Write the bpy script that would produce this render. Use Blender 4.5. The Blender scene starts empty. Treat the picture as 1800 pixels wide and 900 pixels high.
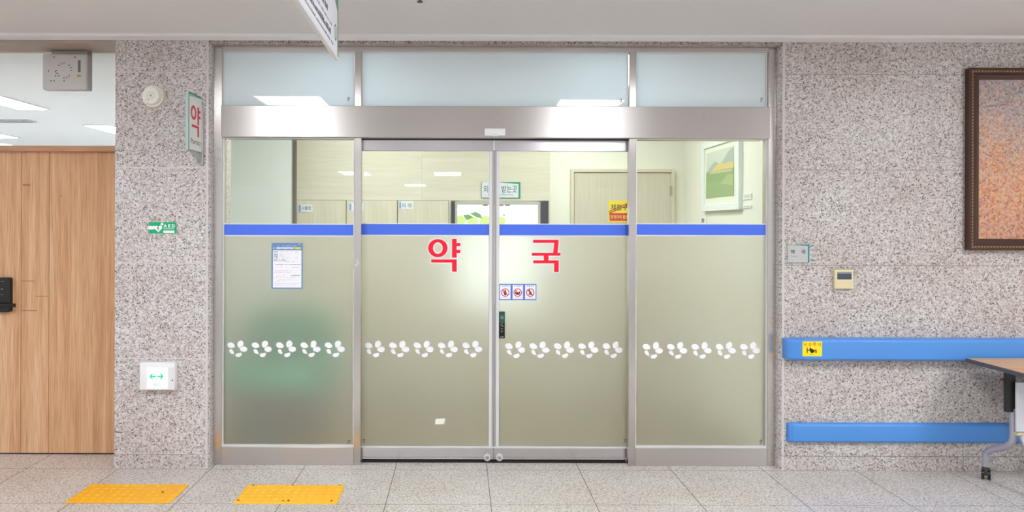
import bpy, bmesh, math, random
from mathutils import Matrix, Vector

random.seed(7)
C = bpy.context.scene.collection
SC = bpy.context.scene

# ------------------------------------------------------------------ camera, world, exposure
F, PX, PY, H, ROLL = 1307.0, 811.0, 396.0, 1.592, 0.0029
cam_d = bpy.data.cameras.new('camera')
cam = bpy.data.objects.new('camera', cam_d)
C.objects.link(cam)
cam_d.sensor_width = 36.0
cam_d.lens = F / 1800 * 36
cam_d.shift_x = (900 - PX) / 1800
cam_d.shift_y = -(450 - PY) / 1800
cam_d.clip_start = 0.05
cam.matrix_world = Matrix.Translation((0, 0, H)) @ Matrix.Rotation(math.pi / 2, 4, 'X') @ Matrix.Rotation(ROLL, 4, 'Z')
SC.camera = cam

world = bpy.data.worlds.new('world')
SC.world = world
world.use_nodes = True
WORLD_STRENGTH = 0.72
world.node_tree.nodes['Background'].inputs[0].default_value = (0.975, 0.985, 1.0, 1)
world.node_tree.nodes['Background'].inputs[1].default_value = WORLD_STRENGTH
HALL_LIGHT = 21.0          # radiance of the hall's ceiling panels
PHARMACY_LIGHT = 10.8
ROOM_LIGHT = 38.0
SC.view_settings.view_transform = 'Standard'
SC.view_settings.look = 'None'
SC.view_settings.exposure = 0.42
SC.view_settings.gamma = 1.0
SC.view_settings.use_curve_mapping = False
try:
    SC.cycles.use_denoising = True
    SC.cycles.sample_clamp_indirect = 8.0
    SC.cycles.transparent_max_bounces = 16
    SC.cycles.max_bounces = 14
except Exception:
    pass

# ------------------------------------------------------------------ depths (metres in front of the lens)
YW = 4.85       # granite wall face
YF = 4.925      # steel frame face
YG = 4.955      # fixed glass
YL = 4.995      # sliding leaves
YD = 5.145      # wooden door
YB = 6.90       # back wall of the pharmacy
ZC = 2.81       # ceiling
XS = 2.075      # side wall of the pharmacy


def at(px, py, y):
    dx, dy = px - PX, py - PY
    wx = dx + dy * ROLL
    wy = dy - dx * ROLL
    return wx / F * y, H - wy / F * y


def rect(px0, py0, px1, py1, y):
    xm, zm = (px0 + px1) / 2, (py0 + py1) / 2
    return at(px0, zm, y)[0], at(px1, zm, y)[0], at(xm, py1, y)[1], at(xm, py0, y)[1]


# ------------------------------------------------------------------ materials
def lin(v):
    v = v / 255.0
    return v / 12.92 if v <= 0.04045 else ((v + 0.055) / 1.055) ** 2.4


def rgb(r, g, b):
    return (lin(r), lin(g), lin(b), 1.0)


MATS = {}


def mat(name, col=(200, 200, 200), rough=0.5, metal=0.0, spec=0.5, emit=None, es=0.0, coat=0.0, trans=0.0, ior=1.45):
    if name in MATS:
        return MATS[name]
    m = bpy.data.materials.new(name)
    m.use_nodes = True
    p = m.node_tree.nodes['Principled BSDF']
    p.inputs['Base Color'].default_value = rgb(*col)
    p.inputs['Roughness'].default_value = rough
    p.inputs['Metallic'].default_value = metal
    p.inputs['Specular IOR Level'].default_value = spec
    p.inputs['Coat Weight'].default_value = coat
    p.inputs['Coat Roughness'].default_value = 0.02
    p.inputs['Transmission Weight'].default_value = trans
    p.inputs['IOR'].default_value = ior
    if emit:
        p.inputs['Emission Color'].default_value = rgb(*emit)
        p.inputs['Emission Strength'].default_value = es
    MATS[name] = m
    return m


class NT:
    def __init__(self, m):
        self.t = m.node_tree
        self.n = m.node_tree.nodes
        self.p = self.n.get('Principled BSDF')

    def new(self, kind, **kw):
        n = self.n.new(kind)
        for k, v in kw.items():
            setattr(n, k, v)
        return n

    def link(self, a, b):
        self.t.links.new(a, b)

    def math(self, op, a, b=None):
        n = self.n.new('ShaderNodeMath')
        n.operation = op
        for i, v in enumerate((a, b)):
            if v is None:
                continue
            if isinstance(v, (int, float)):
                n.inputs[i].default_value = v
            else:
                self.link(v, n.inputs[i])
        return n.outputs[0]

    def ramp(self, fac, stops, interp='LINEAR'):
        n = self.n.new('ShaderNodeValToRGB')
        n.color_ramp.interpolation = interp
        e = n.color_ramp.elements
        while len(e) < len(stops):
            e.new(0.5)
        for el, (pos, col) in zip(e, stops):
            el.position = pos
            el.color = rgb(*col)
        self.link(fac, n.inputs[0])
        return n.outputs[0]

    def mix(self, fac, a, b, blend='MIX'):
        n = self.n.new('ShaderNodeMix')
        n.data_type = 'RGBA'
        n.blend_type = blend
        for sock, v in ((n.inputs[0], fac), (n.inputs[6], a), (n.inputs[7], b)):
            if isinstance(v, (int, float)):
                sock.default_value = v
            elif isinstance(v, tuple):
                sock.default_value = v
            else:
                self.link(v, sock)
        return n.outputs[2]

    def coord(self):
        return self.new('ShaderNodeTexCoord').outputs['Object']

    def sep(self, v):
        n = self.new('ShaderNodeSeparateXYZ')
        self.link(v, n.inputs[0])
        return n.outputs

    def scaled(self, v, s):
        n = self.new('ShaderNodeMapping')
        n.inputs['Scale'].default_value = s
        self.link(v, n.inputs[0])
        return n.outputs[0]

    def seam(self, v, off, pitch, w):
        t = self.math('FRACT', self.math('ADD', self.math('DIVIDE', self.math('SUBTRACT', v, off), pitch), 0.5))
        d = self.math('MULTIPLY', self.math('ABSOLUTE', self.math('SUBTRACT', t, 0.5)), pitch)
        return self.math('LESS_THAN', d, w)


def granite(name, light, mid, dark, seams=(), seam_col=(150, 140, 132), rough=0.35, scale=150.0, spec=0.4, tint=0.0):
    m = mat(name, light, rough, spec=spec)
    t = NT(m)
    co = t.coord()
    v = t.new('ShaderNodeTexVoronoi')
    v.inputs['Scale'].default_value = scale
    t.link(co, v.inputs['Vector'])
    s = t.sep(v.outputs['Color'])
    base = t.ramp(s[0], [(0.0, dark), (0.06, dark), (0.13, mid), (0.30, mid), (0.42, light), (1.0, light)])
    n = t.new('ShaderNodeTexNoise')
    n.inputs['Scale'].default_value = scale * 0.45
    n.inputs['Detail'].default_value = 2.0
    t.link(co, n.inputs['Vector'])
    f = t.ramp(n.outputs[0], [(0.38, (225, 218, 214)), (0.60, (255, 255, 255))])
    col = t.mix(1.0, base, f, 'MULTIPLY')
    n2 = t.new('ShaderNodeTexNoise')
    n2.inputs['Scale'].default_value = 2.2
    n2.inputs['Detail'].default_value = 3.0
    t.link(co, n2.inputs['Vector'])
    f2 = t.ramp(n2.outputs[0], [(0.3, (244, 238, 236)), (0.7, (255, 255, 255))])
    col = t.mix(1.0, col, f2, 'MULTIPLY')
    xyz = t.sep(co)
    for axis, off, pitch, w in seams:
        k = t.seam(xyz[axis], off, pitch, w)
        col = t.mix(t.math('MULTIPLY', k, 0.75), col, rgb(*seam_col))
    t.link(col, t.p.inputs['Base Color'])
    return m


def steel(name, axis, rough=0.30, aniso=0.75, col=(206, 201, 197)):
    m = mat(name, col, rough, metal=1.0)
    t = NT(m)
    co = t.coord()
    sc = (0.6, 6, 900) if axis == 'X' else (900, 6, 0.6)
    n = t.new('ShaderNodeTexNoise')
    n.inputs['Scale'].default_value = 1.0
    n.inputs['Detail'].default_value = 2.0
    t.link(t.scaled(co, sc), n.inputs['Vector'])
    c = t.ramp(n.outputs[0], [(0.3, tuple(int(v * 0.98) for v in col)), (0.7, col)])
    t.link(c, t.p.inputs['Base Color'])
    t.p.inputs['Anisotropic'].default_value = aniso
    tv = t.new('ShaderNodeCombineXYZ')
    tv.inputs[0].default_value = 0.0 if axis == 'X' else 0.71
    tv.inputs[1].default_value = 0.3 if axis == 'X' else 0.71
    tv.inputs[2].default_value = 1.0 if axis == 'X' else 0.0
    t.link(tv.outputs[0], t.p.inputs['Tangent'])
    return m


def wood(name, a, b, c, axis=2, stretch=22.0, rough=0.45, fine=1.0, island=True, spec=0.35, soft=False):
    m = mat(name, b, rough, spec=spec)
    t = NT(m)
    co = t.coord()
    if island:
        g = t.new('ShaderNodeNewGeometry')
        add = t.new('ShaderNodeVectorMath', operation='ADD')
        cmb = t.new('ShaderNodeCombineXYZ')
        r = t.math('MULTIPLY', g.outputs['Random Per Island'], 37.0)
        for i in range(3):
            t.link(r, cmb.inputs[i])
        t.link(co, add.inputs[0])
        t.link(cmb.outputs[0], add.inputs[1])
        co = add.outputs[0]
    s = [stretch, stretch, stretch]
    s[axis] = stretch * 0.035
    n = t.new('ShaderNodeTexNoise')
    n.inputs['Scale'].default_value = 1.0
    n.inputs['Detail'].default_value = 5.0
    n.inputs['Roughness'].default_value = 0.62
    n.inputs['Distortion'].default_value = 0.5
    t.link(t.scaled(co, tuple(s)), n.inputs['Vector'])
    c1 = t.ramp(n.outputs[0], [(0.30, a), (0.52, b), (0.72, c)])
    s2 = [260.0 * fine] * 3
    s2[axis] = 5.0
    n2 = t.new('ShaderNodeTexNoise')
    n2.inputs['Scale'].default_value = 1.0
    n2.inputs['Detail'].default_value = 2.0
    t.link(t.scaled(co, tuple(s2)), n2.inputs['Vector'])
    f = t.ramp(n2.outputs[0], [(0.35, (248, 245, 241) if soft else (232, 221, 212)), (0.6, (255, 255, 255))])
    t.link(t.mix(1.0, c1, f, 'MULTIPLY'), t.p.inputs['Base Color'])
    return m


def clear_glass(name, tint=(248, 251, 246), strength=1.0):
    m = bpy.data.materials.new(name)
    m.use_nodes = True
    t = NT(m)
    out = t.n['Material Output']
    tr = t.new('ShaderNodeBsdfTransparent')
    tr.inputs[0].default_value = rgb(*tint)
    gl = t.new('ShaderNodeBsdfGlossy')
    gl.inputs['Roughness'].default_value = 0.01
    fr = t.new('ShaderNodeFresnel')
    fr.inputs[0].default_value = 1.45
    mx = t.new('ShaderNodeMixShader')
    t.link(fr.outputs[0], mx.inputs[0])
    t.link(tr.outputs[0], mx.inputs[1])
    t.link(gl.outputs[0], mx.inputs[2])
    t.link(mx.outputs[0], out.inputs[0])
    return m


def frosted(name, col, trans, rough, coat=1.0):
    m = mat(name, col, rough, trans=trans, ior=1.35, coat=coat)
    return m


def transom_glass(name):
    m = bpy.data.materials.new(name)
    m.use_nodes = True
    t = NT(m)
    t.p.inputs['Base Color'].default_value = rgb(238, 246, 249)
    t.p.inputs['Roughness'].default_value = 0.6
    t.p.inputs['Coat Weight'].default_value = 1.0
    t.p.inputs['Coat Roughness'].default_value = 0.015
    tl = t.new('ShaderNodeBsdfTranslucent')
    tl.inputs[0].default_value = rgb(226, 240, 243)
    mx = t.new('ShaderNodeMixShader')
    mx.inputs[0].default_value = 0.25
    t.link(t.p.outputs[0], mx.inputs[1])
    t.link(tl.outputs[0], mx.inputs[2])
    t.link(mx.outputs[0], t.n['Material Output'].inputs[0])
    return m


# ------------------------------------------------------------------ mesh helpers
def BM():
    return bmesh.new()


def box(bm, x0, x1, y0, y1, z0, z1, bevel=0.0, seg=2):
    r = bmesh.ops.create_cube(bm, size=1.0)
    vs = r['verts']
    for v in vs:
        v.co = Vector(((x0 + x1) / 2 + v.co.x * (x1 - x0), (y0 + y1) / 2 + v.co.y * (y1 - y0), (z0 + z1) / 2 + v.co.z * (z1 - z0)))
    if bevel > 0:
        es = list({e for v in vs for e in v.link_edges})
        bmesh.ops.bevel(bm, geom=es, offset=bevel, segments=seg, affect='EDGES', profile=0.5)
    return bm


def pbox(bm, px0, py0, px1, py1, y, t=0.001, bevel=0.0, back=None):
    """a slab whose front, at depth y, covers the given rectangle of the photograph"""
    x0, x1, z0, z1 = rect(px0, py0, px1, py1, y)
    box(bm, x0, x1, y, y + t if back is None else back, z0, z1, bevel)
    return bm


def prism(bm, pts, y0, y1, flip=False):
    """pts: list of (x, z); a plate between depths y0 and y1"""
    a = sum(pts[i][0] * pts[(i + 1) % len(pts)][1] - pts[(i + 1) % len(pts)][0] * pts[i][1] for i in range(len(pts)))
    if a < 0:
        pts = pts[::-1]
    f = [bm.verts.new((x, y0, z)) for x, z in pts]
    b = [bm.verts.new((x, y1, z)) for x, z in pts]
    n = len(pts)
    bm.faces.new(f)
    bm.faces.new(b[::-1])
    for i in range(n):
        j = (i + 1) % n
        bm.faces.new((f[j], f[i], b[i], b[j]))
    return bm


def zprism(bm, pts, z0, z1):
    a = sum(pts[i][0] * pts[(i + 1) % len(pts)][1] - pts[(i + 1) % len(pts)][0] * pts[i][1] for i in range(len(pts)))
    if a < 0:
        pts = pts[::-1]
    lo = [bm.verts.new((x, y, z0)) for x, y in pts]
    hi = [bm.verts.new((x, y, z1)) for x, y in pts]
    n = len(pts)
    bm.faces.new(hi)
    bm.faces.new(lo[::-1])
    for i in range(n):
        j = (i + 1) % n
        bm.faces.new((lo[i], lo[j], hi[j], hi[i]))
    return bm


def xprism(bm, pts, x0, x1):
    """pts: (y, z) profile swept along x"""
    lo = [bm.verts.new((x0, y, z)) for y, z in pts]
    hi = [bm.verts.new((x1, y, z)) for y, z in pts]
    n = len(pts)
    bm.faces.new(lo)
    bm.faces.new(hi[::-1])
    for i in range(n):
        j = (i + 1) % n
        bm.faces.new((lo[j], lo[i], hi[i], hi[j]))
    bmesh.ops.recalc_face_normals(bm, faces=bm.faces)
    return bm


def ring(bm, cx, cz, rx, rz, ix, iz, y0, y1, n=40):
    o = [(cx + rx * math.cos(2 * math.pi * i / n), cz + rz * math.sin(2 * math.pi * i / n)) for i in range(n)]
    k = [(cx + ix * math.cos(2 * math.pi * i / n), cz + iz * math.sin(2 * math.pi * i / n)) for i in range(n)]
    fo = [bm.verts.new((x, y0, z)) for x, z in o]
    fi = [bm.verts.new((x, y0, z)) for x, z in k]
    bo = [bm.verts.new((x, y1, z)) for x, z in o]
    bi = [bm.verts.new((x, y1, z)) for x, z in k]
    for i in range(n):
        j = (i + 1) % n
        bm.faces.new((fo[i], fo[j], fi[j], fi[i]))
        bm.faces.new((bo[j], bo[i], bi[i], bi[j]))
        bm.faces.new((fo[j], fo[i], bo[i], bo[j]))
        bm.faces.new((fi[i], fi[j], bi[j], bi[i]))
    return bm


def disc(bm, cx, cz, r, y0, y1, n=28, rz=None):
    rz = rz or r
    return prism(bm, [(cx + r * math.cos(2 * math.pi * i / n), cz + rz * math.sin(2 * math.pi * i / n)) for i in range(n)], y0, y1)


def cyl(bm, a, b, r, n=20, r2=None):
    a, b = Vector(a), Vector(b)
    d = b - a
    q = d.to_track_quat('Z', 'Y').to_matrix().to_4x4()
    bmesh.ops.create_cone(bm, cap_ends=True, segments=n, radius1=r, radius2=r if r2 is None else r2, depth=d.length,
                          matrix=Matrix.Translation((a + b) / 2) @ q)
    return bm


def tube(bm, pts, r, n=14, sub=6):
    """a round tube along a smoothed path"""
    P = [Vector(p) for p in pts]
    path = []
    for i in range(len(P) - 1):
        p0, p1, p2, p3 = P[max(i - 1, 0)], P[i], P[i + 1], P[min(i + 2, len(P) - 1)]
        for k in range(sub):
            t = k / sub
            path.append(0.5 * ((2 * p1) + (p2 - p0) * t + (2 * p0 - 5 * p1 + 4 * p2 - p3) * t * t + (3 * p1 - p0 - 3 * p2 + p3) * t ** 3))
    path.append(P[-1])
    rings = []
    u = None
    for i, p in enumerate(path):
        d = (path[min(i + 1, len(path) - 1)] - path[max(i - 1, 0)]).normalized()
        if u is None:
            u = d.orthogonal().normalized()
        u = (u - d * u.dot(d)).normalized()
        w = d.cross(u)
        rings.append([bm.verts.new(p + (u * math.cos(2 * math.pi * k / n) + w * math.sin(2 * math.pi * k / n)) * r) for k in range(n)])
    for a, b in zip(rings, rings[1:]):
        for k in range(n):
            j = (k + 1) % n
            bm.faces.new((a[k], a[j], b[j], b[k]))
    bm.faces.new(rings[0][::-1])
    bm.faces.new(rings[-1])
    return bm


def rrect(x0, x1, z0, z1, r, n=6):
    pts = []
    for cx, cz, a0 in ((x1 - r, z1 - r, 0), (x0 + r, z1 - r, 90), (x0 + r, z0 + r, 180), (x1 - r, z0 + r, 270)):
        for k in range(n + 1):
            a = math.radians(a0 + 90 * k / n)
            pts.append((cx + r * math.cos(a), cz + r * math.sin(a)))
    return pts


def lettering(bm, body, u0, u1, v0, v1, place, bold=0.0, keep=False):
    """the characters of body fitted into u0..u1 x v0..v1; place(u, v, k) gives the point, k = 0 front, 1 back"""
    cu = bpy.data.curves.new('t', 'FONT')
    cu.body = body
    cu.offset = bold
    cu.resolution_u = 3
    o = bpy.data.objects.new('t', cu)
    C.objects.link(o)
    bpy.context.view_layer.update()
    me = bpy.data.meshes.new_from_object(o.evaluated_get(bpy.context.evaluated_depsgraph_get()))
    bpy.data.objects.remove(o)
    bpy.data.curves.remove(cu)
    xs = [v.co.x for v in me.vertices]
    ys = [v.co.y for v in me.vertices]
    if not xs:
        return bm
    ax, bx, ay, by = min(xs), max(xs), min(ys), max(ys)
    vs = [bm.verts.new(place(u0 + (v.co.x - ax) / (bx - ax) * (u1 - u0), v0 + (v.co.y - ay) / (by - ay) * (v1 - v0), 0)) for v in me.vertices]
    for p in me.polygons:
        try:
            bm.faces.new([vs[i] for i in p.vertices])
        except ValueError:
            pass
    bpy.data.meshes.remove(me)
    return bm


def pletter(bm, body, px0, py0, px1, py1, y, bold=0.0):
    x0, x1, z0, z1 = rect(px0, py0, px1, py1, y)
    return lettering(bm, body, x0, x1, z0, z1, lambda u, v, k: (u, y, v), bold)


ORG = {}


def obj(name, bm, m, parent=None, smooth=False):
    me = bpy.data.meshes.new(name)
    org = ORG.get(parent, Vector((0, 0, 0))) if parent else Vector((0, 0, 0))
    for v in bm.verts:
        v.co -= org
    bm.to_mesh(me)
    bm.free()
    if isinstance(m, (list, tuple)):
        for k in m:
            me.materials.append(k)
    else:
        me.materials.append(m)
    if smooth:
        for p in me.polygons:
            p.use_smooth = True
        try:
            me.set_sharp_from_angle(angle=math.radians(35))
        except Exception:
            pass
    o = bpy.data.objects.new(name, me)
    C.objects.link(o)
    if parent:
        o.parent = parent
        ORG[o] = org
    return o


def tag(o, label, cat, group=None, kind=None):
    o['label'] = label
    if cat:
        o['category'] = cat
    if group:
        o['group'] = group
    if kind:
        o['kind'] = kind
    return o


def empty(name, loc):
    o = bpy.data.objects.new(name, None)
    o.empty_display_size = 0.1
    o.location = loc
    C.objects.link(o)
    ORG[o] = Vector(loc)
    return o


def thing(name, loc, label, cat, group=None):
    return tag(empty(name, loc), label, cat, group)


def struct(name, bm, m, label=None, parent=None, smooth=False):
    o = obj(name, bm, m, parent, smooth)
    o['kind'] = 'structure'
    if label:
        o['label'] = label
    return o


def sempty(name, loc, label):
    o = empty(name, loc)
    o['kind'] = 'structure'
    o['label'] = label
    return o


# ------------------------------------------------------------------ shared materials
BASE_TOP = at(290, 798, YW)[1]
PITCH = (at(290, 127, YW)[1] - BASE_TOP) / 4
M_gran_l = granite('granite_pillar', (224, 222, 222), (194, 190, 189), (122, 116, 116), [(2, BASE_TOP, PITCH, 0.0035)], (218, 208, 202))
PITCH_R = (at(1500, 131, YW)[1] - at(1500, 802, YW)[1]) / 4
M_gran_r = granite('granite_wall', (219, 216, 213), (188, 183, 180), (118, 112, 110),
                   [(2, at(1500, 802, YW)[1], PITCH_R, 0.0025), (0, at(1693, 400, YW)[0], 1.2, 0.002)], (150, 140, 134))
M_gran_shaded = granite('granite_lintel_shaded', (196, 186, 180), (150, 138, 130), (98, 88, 82))  # granite darkened for the shade under the ceiling
M_gran_base = granite('granite_base', (219, 216, 213), (188, 183, 180), (118, 112, 110), [(0, at(1693, 815, YW)[0], 1.2, 0.003)], (150, 132, 122))
M_floor = granite('granite_floor', (224, 222, 218), (204, 200, 196), (164, 158, 153),
                  [(0, 0.1725, 0.6, 0.0026), (1, 4.24, 0.6, 0.002)], (84, 76, 72), rough=0.22, scale=170, spec=0.5)
M_ceil = mat('ceiling_paint', (226, 223, 221), 0.8, spec=0.2)
M_trimw = mat('white_trim_paint', (238, 236, 236), 0.6)
M_steelx = steel('brushed_steel_rail', 'X')
M_steelz = steel('brushed_steel_post', 'Z', rough=0.26, aniso=0.7)
M_leafsteel = steel('brushed_steel_leaf', 'X', rough=0.24, aniso=0.6, col=(212, 210, 214))
M_alu = mat('pale_aluminium', (226, 226, 226), 0.4, metal=0.35)
M_gap = mat('dark_gap', (36, 28, 26), 0.8)
M_clear = clear_glass('clear_glass')
M_clear2 = clear_glass('clear_glass_door', (246, 249, 247))
M_frost = frosted('frosted_glass', (232, 233, 218), 0.85, 0.48)
M_transom = transom_glass('transom_glass')
M_blue = mat('blue_film', (66, 112, 238), 0.35, coat=0.6)
M_edge = mat('white_film_edge', (232, 236, 240), 0.4)
M_white = mat('white_vinyl', (246, 246, 250), 0.4)
M_red = mat('red_vinyl', (246, 20, 52), 0.35)
M_mark = mat('etched_mark', (96, 108, 100), 0.6)
M_wood = wood('oak_laminate', (206, 156, 116), (222, 178, 138), (233, 196, 158))
M_woodf = wood('oak_frame', (198, 152, 122), (208, 164, 134), (216, 174, 146), axis=0)
M_panel = wood('pale_wood_panel', (217, 209, 190), (222, 215, 197), (227, 221, 204), axis=0, stretch=16, rough=0.3, soft=True)
M_panelv = wood('pale_wood_door', (216, 207, 186), (221, 213, 193), (226, 219, 200), axis=2, stretch=16, rough=0.35, soft=True)
M_cream = mat('cream_paint', (238, 236, 222), 0.8, spec=0.2)
M_cream2 = mat('white_paint', (236, 238, 234), 0.8, spec=0.2)
M_black = mat('black_plastic', (24, 22, 24), 0.3)
M_dark = mat('dark_ink', (40, 38, 42), 0.6)
M_plast = mat('white_plastic', (238, 238, 240), 0.4)
M_grey = mat('grey_plastic', (196, 192, 188), 0.5)
M_green = mat('sign_green', (36, 150, 110), 0.4)
M_teal = mat('sign_teal', (20, 150, 156), 0.4)

# ------------------------------------------------------------------ the setting
fy = YF + 0.12
b = BM(); box(b, -7.5, 7.0, -14.0, fy, -0.12, 0.0); box(b, -7.5, -1.66, fy, YD + 0.06, -0.12, 0.0)
struct('floor', b, M_floor, 'speckled pale granite tile floor of the hall')
b = BM(); box(b, -1.66, 4.0, fy, 8.0, -0.12, -0.001); box(b, -2.38, -1.66, YD + 0.06, 8.0, -0.12, -0.001)
struct('floor_pharmacy', b, mat('pharmacy_floor', (122, 108, 70), 0.4), 'beige brown floor behind the frosted glass')
b = BM(); box(b, -9.0, -2.38, YD + 0.06, 13.0, -0.12, -0.002)
struct('floor_side', b, mat('side_floor', (226, 226, 230), 0.4))
b = BM(); box(b, -9.0, 7.0, -14.0, 13.0, ZC, ZC + 0.1)
struct('ceiling', b, M_ceil, 'smooth pale grey ceiling')
ZT = at(900, 72.6, YW)[1]
b = BM(); xprism(b, [(YW - 0.115, ZT + 0.004), (YW - 0.11, ZT), (YW + 0.0, ZT), (YW + 0.0, ZC), (YW - 0.115, ZC)], -4.4, 6.5)
struct('trim_1', b, M_trimw, 'white moulding where the ceiling meets the granite wall')

M_chamf = mat('polished_edge_highlight', (212, 208, 206), 0.25)  # polished chamfer, its highlight put into a lighter plain colour


def chamfer(o):
    o.data.materials.append(M_chamf)
    for p in o.data.polygons:
        if abs(p.normal.x) > 0.12 and abs(p.normal.y) > 0.72:
            p.material_index = 1


# granite pillar on the left of the entrance
XLL, XLR = at(202, 450, YW)[0], at(362, 450, YW)[0]
XJ = XLR + 0.022
foot = [(XLL, YW), (XLR, YW), (XLR + 0.012, YW + 0.008), (XJ, YW + 0.03), (XJ, 5.3), (XLL, 5.3)]
b = BM(); zprism(b, foot, BASE_TOP, ZC)
chamfer(struct('wall_left', b, M_gran_l, 'speckled granite pillar between the wooden door and the glass entrance'))
o_ = 0.0025
footb = [(XLL - o_, YW - o_), (XLR, YW - o_), (XLR + 0.013, YW + 0.0065), (XJ + o_, YW + 0.03), (XJ + o_, 5.3), (XLL - o_, 5.3)]
b = BM(); zprism(b, footb, 0, BASE_TOP - 0.002)
chamfer(struct('baseboard_left', b, M_gran_base))
# granite wall on the right
XRL = at(1379, 450, YW)[0]
XRJ = XRL - 0.024
BTR = at(1500, 802, YW)[1]
foot = [(XRL, YW), (6.5, YW), (6.5, 5.2), (XRJ, 5.2), (XRJ, YW + 0.03), (XRL - 0.013, YW + 0.007)]
b = BM(); zprism(b, foot, BTR, ZC)
chamfer(struct('wall_right', b, M_gran_r, 'speckled granite wall with blue bumper rails'))
footb = [(XRL, YW - o_), (6.5, YW - o_), (6.5, 5.2), (XRJ - o_, 5.2), (XRJ - o_, YW + 0.03), (XRL - 0.014, YW + 0.0055)]
b = BM(); zprism(b, footb, 0, BTR - 0.002)
chamfer(struct('baseboard_right', b, M_gran_base))
# granite lintel over the entrance
ZL = at(870, 77.0, YW)[1]
b = BM(); box(b, XJ, XRJ, YW + 0.004, 5.1, ZL, ZC)
struct('wall_lintel', b, M_gran_shaded, 'narrow granite lintel over the steel entrance frame')

b = BM(); box(b, -4.4, XLL, YW + 0.004, YD - 0.052, at(100, 75.5, YW)[1], ZC)
struct('wall_door_lintel', b, mat('lintel_brown', (176, 158, 146), 0.6), 'narrow brown lintel over the wooden door')

# ---- left doorway: wooden frame, door, transom
XDR = XLL
xl = -3.62
zt0 = at(100, 267, YD)[1]
d3 = sempty('door_1', (-2.95, YD, 0), 'oak laminate door with black digital lock at the left edge')
b = BM()
xa, xb_, xc = at(37, 540, YD)[0], at(86, 540, YD)[0], XDR - 0.003
zb = at(100, 797.5, YD)[1]
for x0, x1 in ((xl + 0.08, xa - 0.0012), (xa + 0.0012, xb_ - 0.0012), (xb_ + 0.0012, xc)):
    box(b, x0, x1, YD, YD + 0.04, zb + 0.004, zt0, 0.001, 1)
obj('leaf', b, M_wood, d3)
b = BM(); box(b, xl + 0.08, xc, YD + 0.002, YD + 0.03, 0.0005, zb + 0.004)
obj('bottom_gap', b, M_gap, d3)
M_groove = mat('groove', (150, 100, 66), 0.7)
b = BM()
for px0, px1, py in ((38, 62, 494), (62, 85, 520.5), (38, 65, 546)):
    pbox(b, px0, py - 0.5, px1, py + 0.5, YD - 0.0006, 0.002)
obj('inlay_line', b, M_groove, d3)
b = BM(); pbox(b, 40, 323.5, 53, 327, YD - 0.002, 0.004, 0.0006)
obj('hinge_plate', b, mat('rose_plate', (172, 122, 104), 0.5), d3)
x, z = at(108, 344.5, YD)
b = BM(); disc(b, x, z, 0.0045, YD - 0.001, YD + 0.002, 12)
obj('screw', b, M_groove, d3)
# digital lock
x0, x1, z0, z1 = rect(-26, 488, 17, 549, YD - 0.035)
b = BM(); prism(b, rrect(x0, x1, z0, z1, 0.016), YD - 0.035, YD)
es = [e for e in b.edges if abs(e.verts[0].co.y - (YD - 0.035)) < 1e-5 and abs(e.verts[1].co.y - (YD - 0.035)) < 1e-5]
bmesh.ops.bevel(b, geom=es, offset=0.006, segments=2, affect='EDGES')
lock = obj('digital_lock', b, M_black, d3, True)
b = BM()
x0, x1, z0, z1 = rect(-24, 533.5, 26, 540.5, YD - 0.075)
box(b, x0, x1, YD - 0.075, YD - 0.060, z0, z1, 0.005, 3)
cyl(b, (x0 + 0.03, YD - 0.066, (z0 + z1) / 2), (x0 + 0.03, YD - 0.03, (z0 + z1) / 2), 0.012)
obj('lever_handle', b, mat('black_metal', (30, 29, 30), 0.35, metal=0.3), lock, True)
b = BM()
pbox(b, 2, 494, 7, 495.5, YD - 0.0362, 0.001)
pbox(b, 1.5, 507, 5, 509.5, YD - 0.0362, 0.001)
pbox(b, 1, 517, 5.5, 518.2, YD - 0.0362, 0.001)
obj('indicator', b, mat('lock_mark', (96, 100, 104), 0.5), lock)
# frame of the doorway
zt1 = at(100, 256, YD - 0.05)[1]
ztop = at(100, 87, YD - 0.05)[1]
b = BM()
box(b, xl, XDR, YD - 0.05, YD + 0.07, zt0, zt1, 0.002, 1)
box(b, xl, XDR, YD - 0.05, YD + 0.07, ztop, ZC - 0.001, 0.002, 1)
box(b, xl, xl + 0.08, YD - 0.05, YD + 0.07, 0, ZC - 0.002, 0.002, 1)
struct('trim_2', b, M_woodf, 'oak frame around the wooden door and its glass transom')
b = BM(); box(b, -7.5, xl, YD - 0.1, 5.3, 0, ZC)
struct('wall_far_left', b, M_gran_l)
w6 = sempty('window_1', (-2.95, YD + 0.02, zt1), 'clear glass transom over the wooden door showing ceiling lights')
b = BM(); box(b, xl + 0.08, XDR, YD + 0.02, YD + 0.026, zt1, ztop)
obj('glass_pane', b, M_clear2, w6)
b = BM()
box(b, xl + 0.08, XDR, YD + 0.005, YD + 0.019, zt1, zt1 + 0.006)
obj('glazing_bead', b, M_trimw, w6)

# room behind the transom
b = BM(); box(b, -9.0, -1.95, 12.9, 13.0, 0, ZC)
struct('wall_room_back', b, M_cream2)
b = BM(); box(b, -9.1, -9.0, 5.3, 13.0, 0, ZC)
struct('wall_room_left', b, M_cream2)
b = BM(); box(b, -2.4, -2.35, 5.3, 13.0, 0, ZC)
struct('wall_room_right', b, M_cream2)


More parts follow.
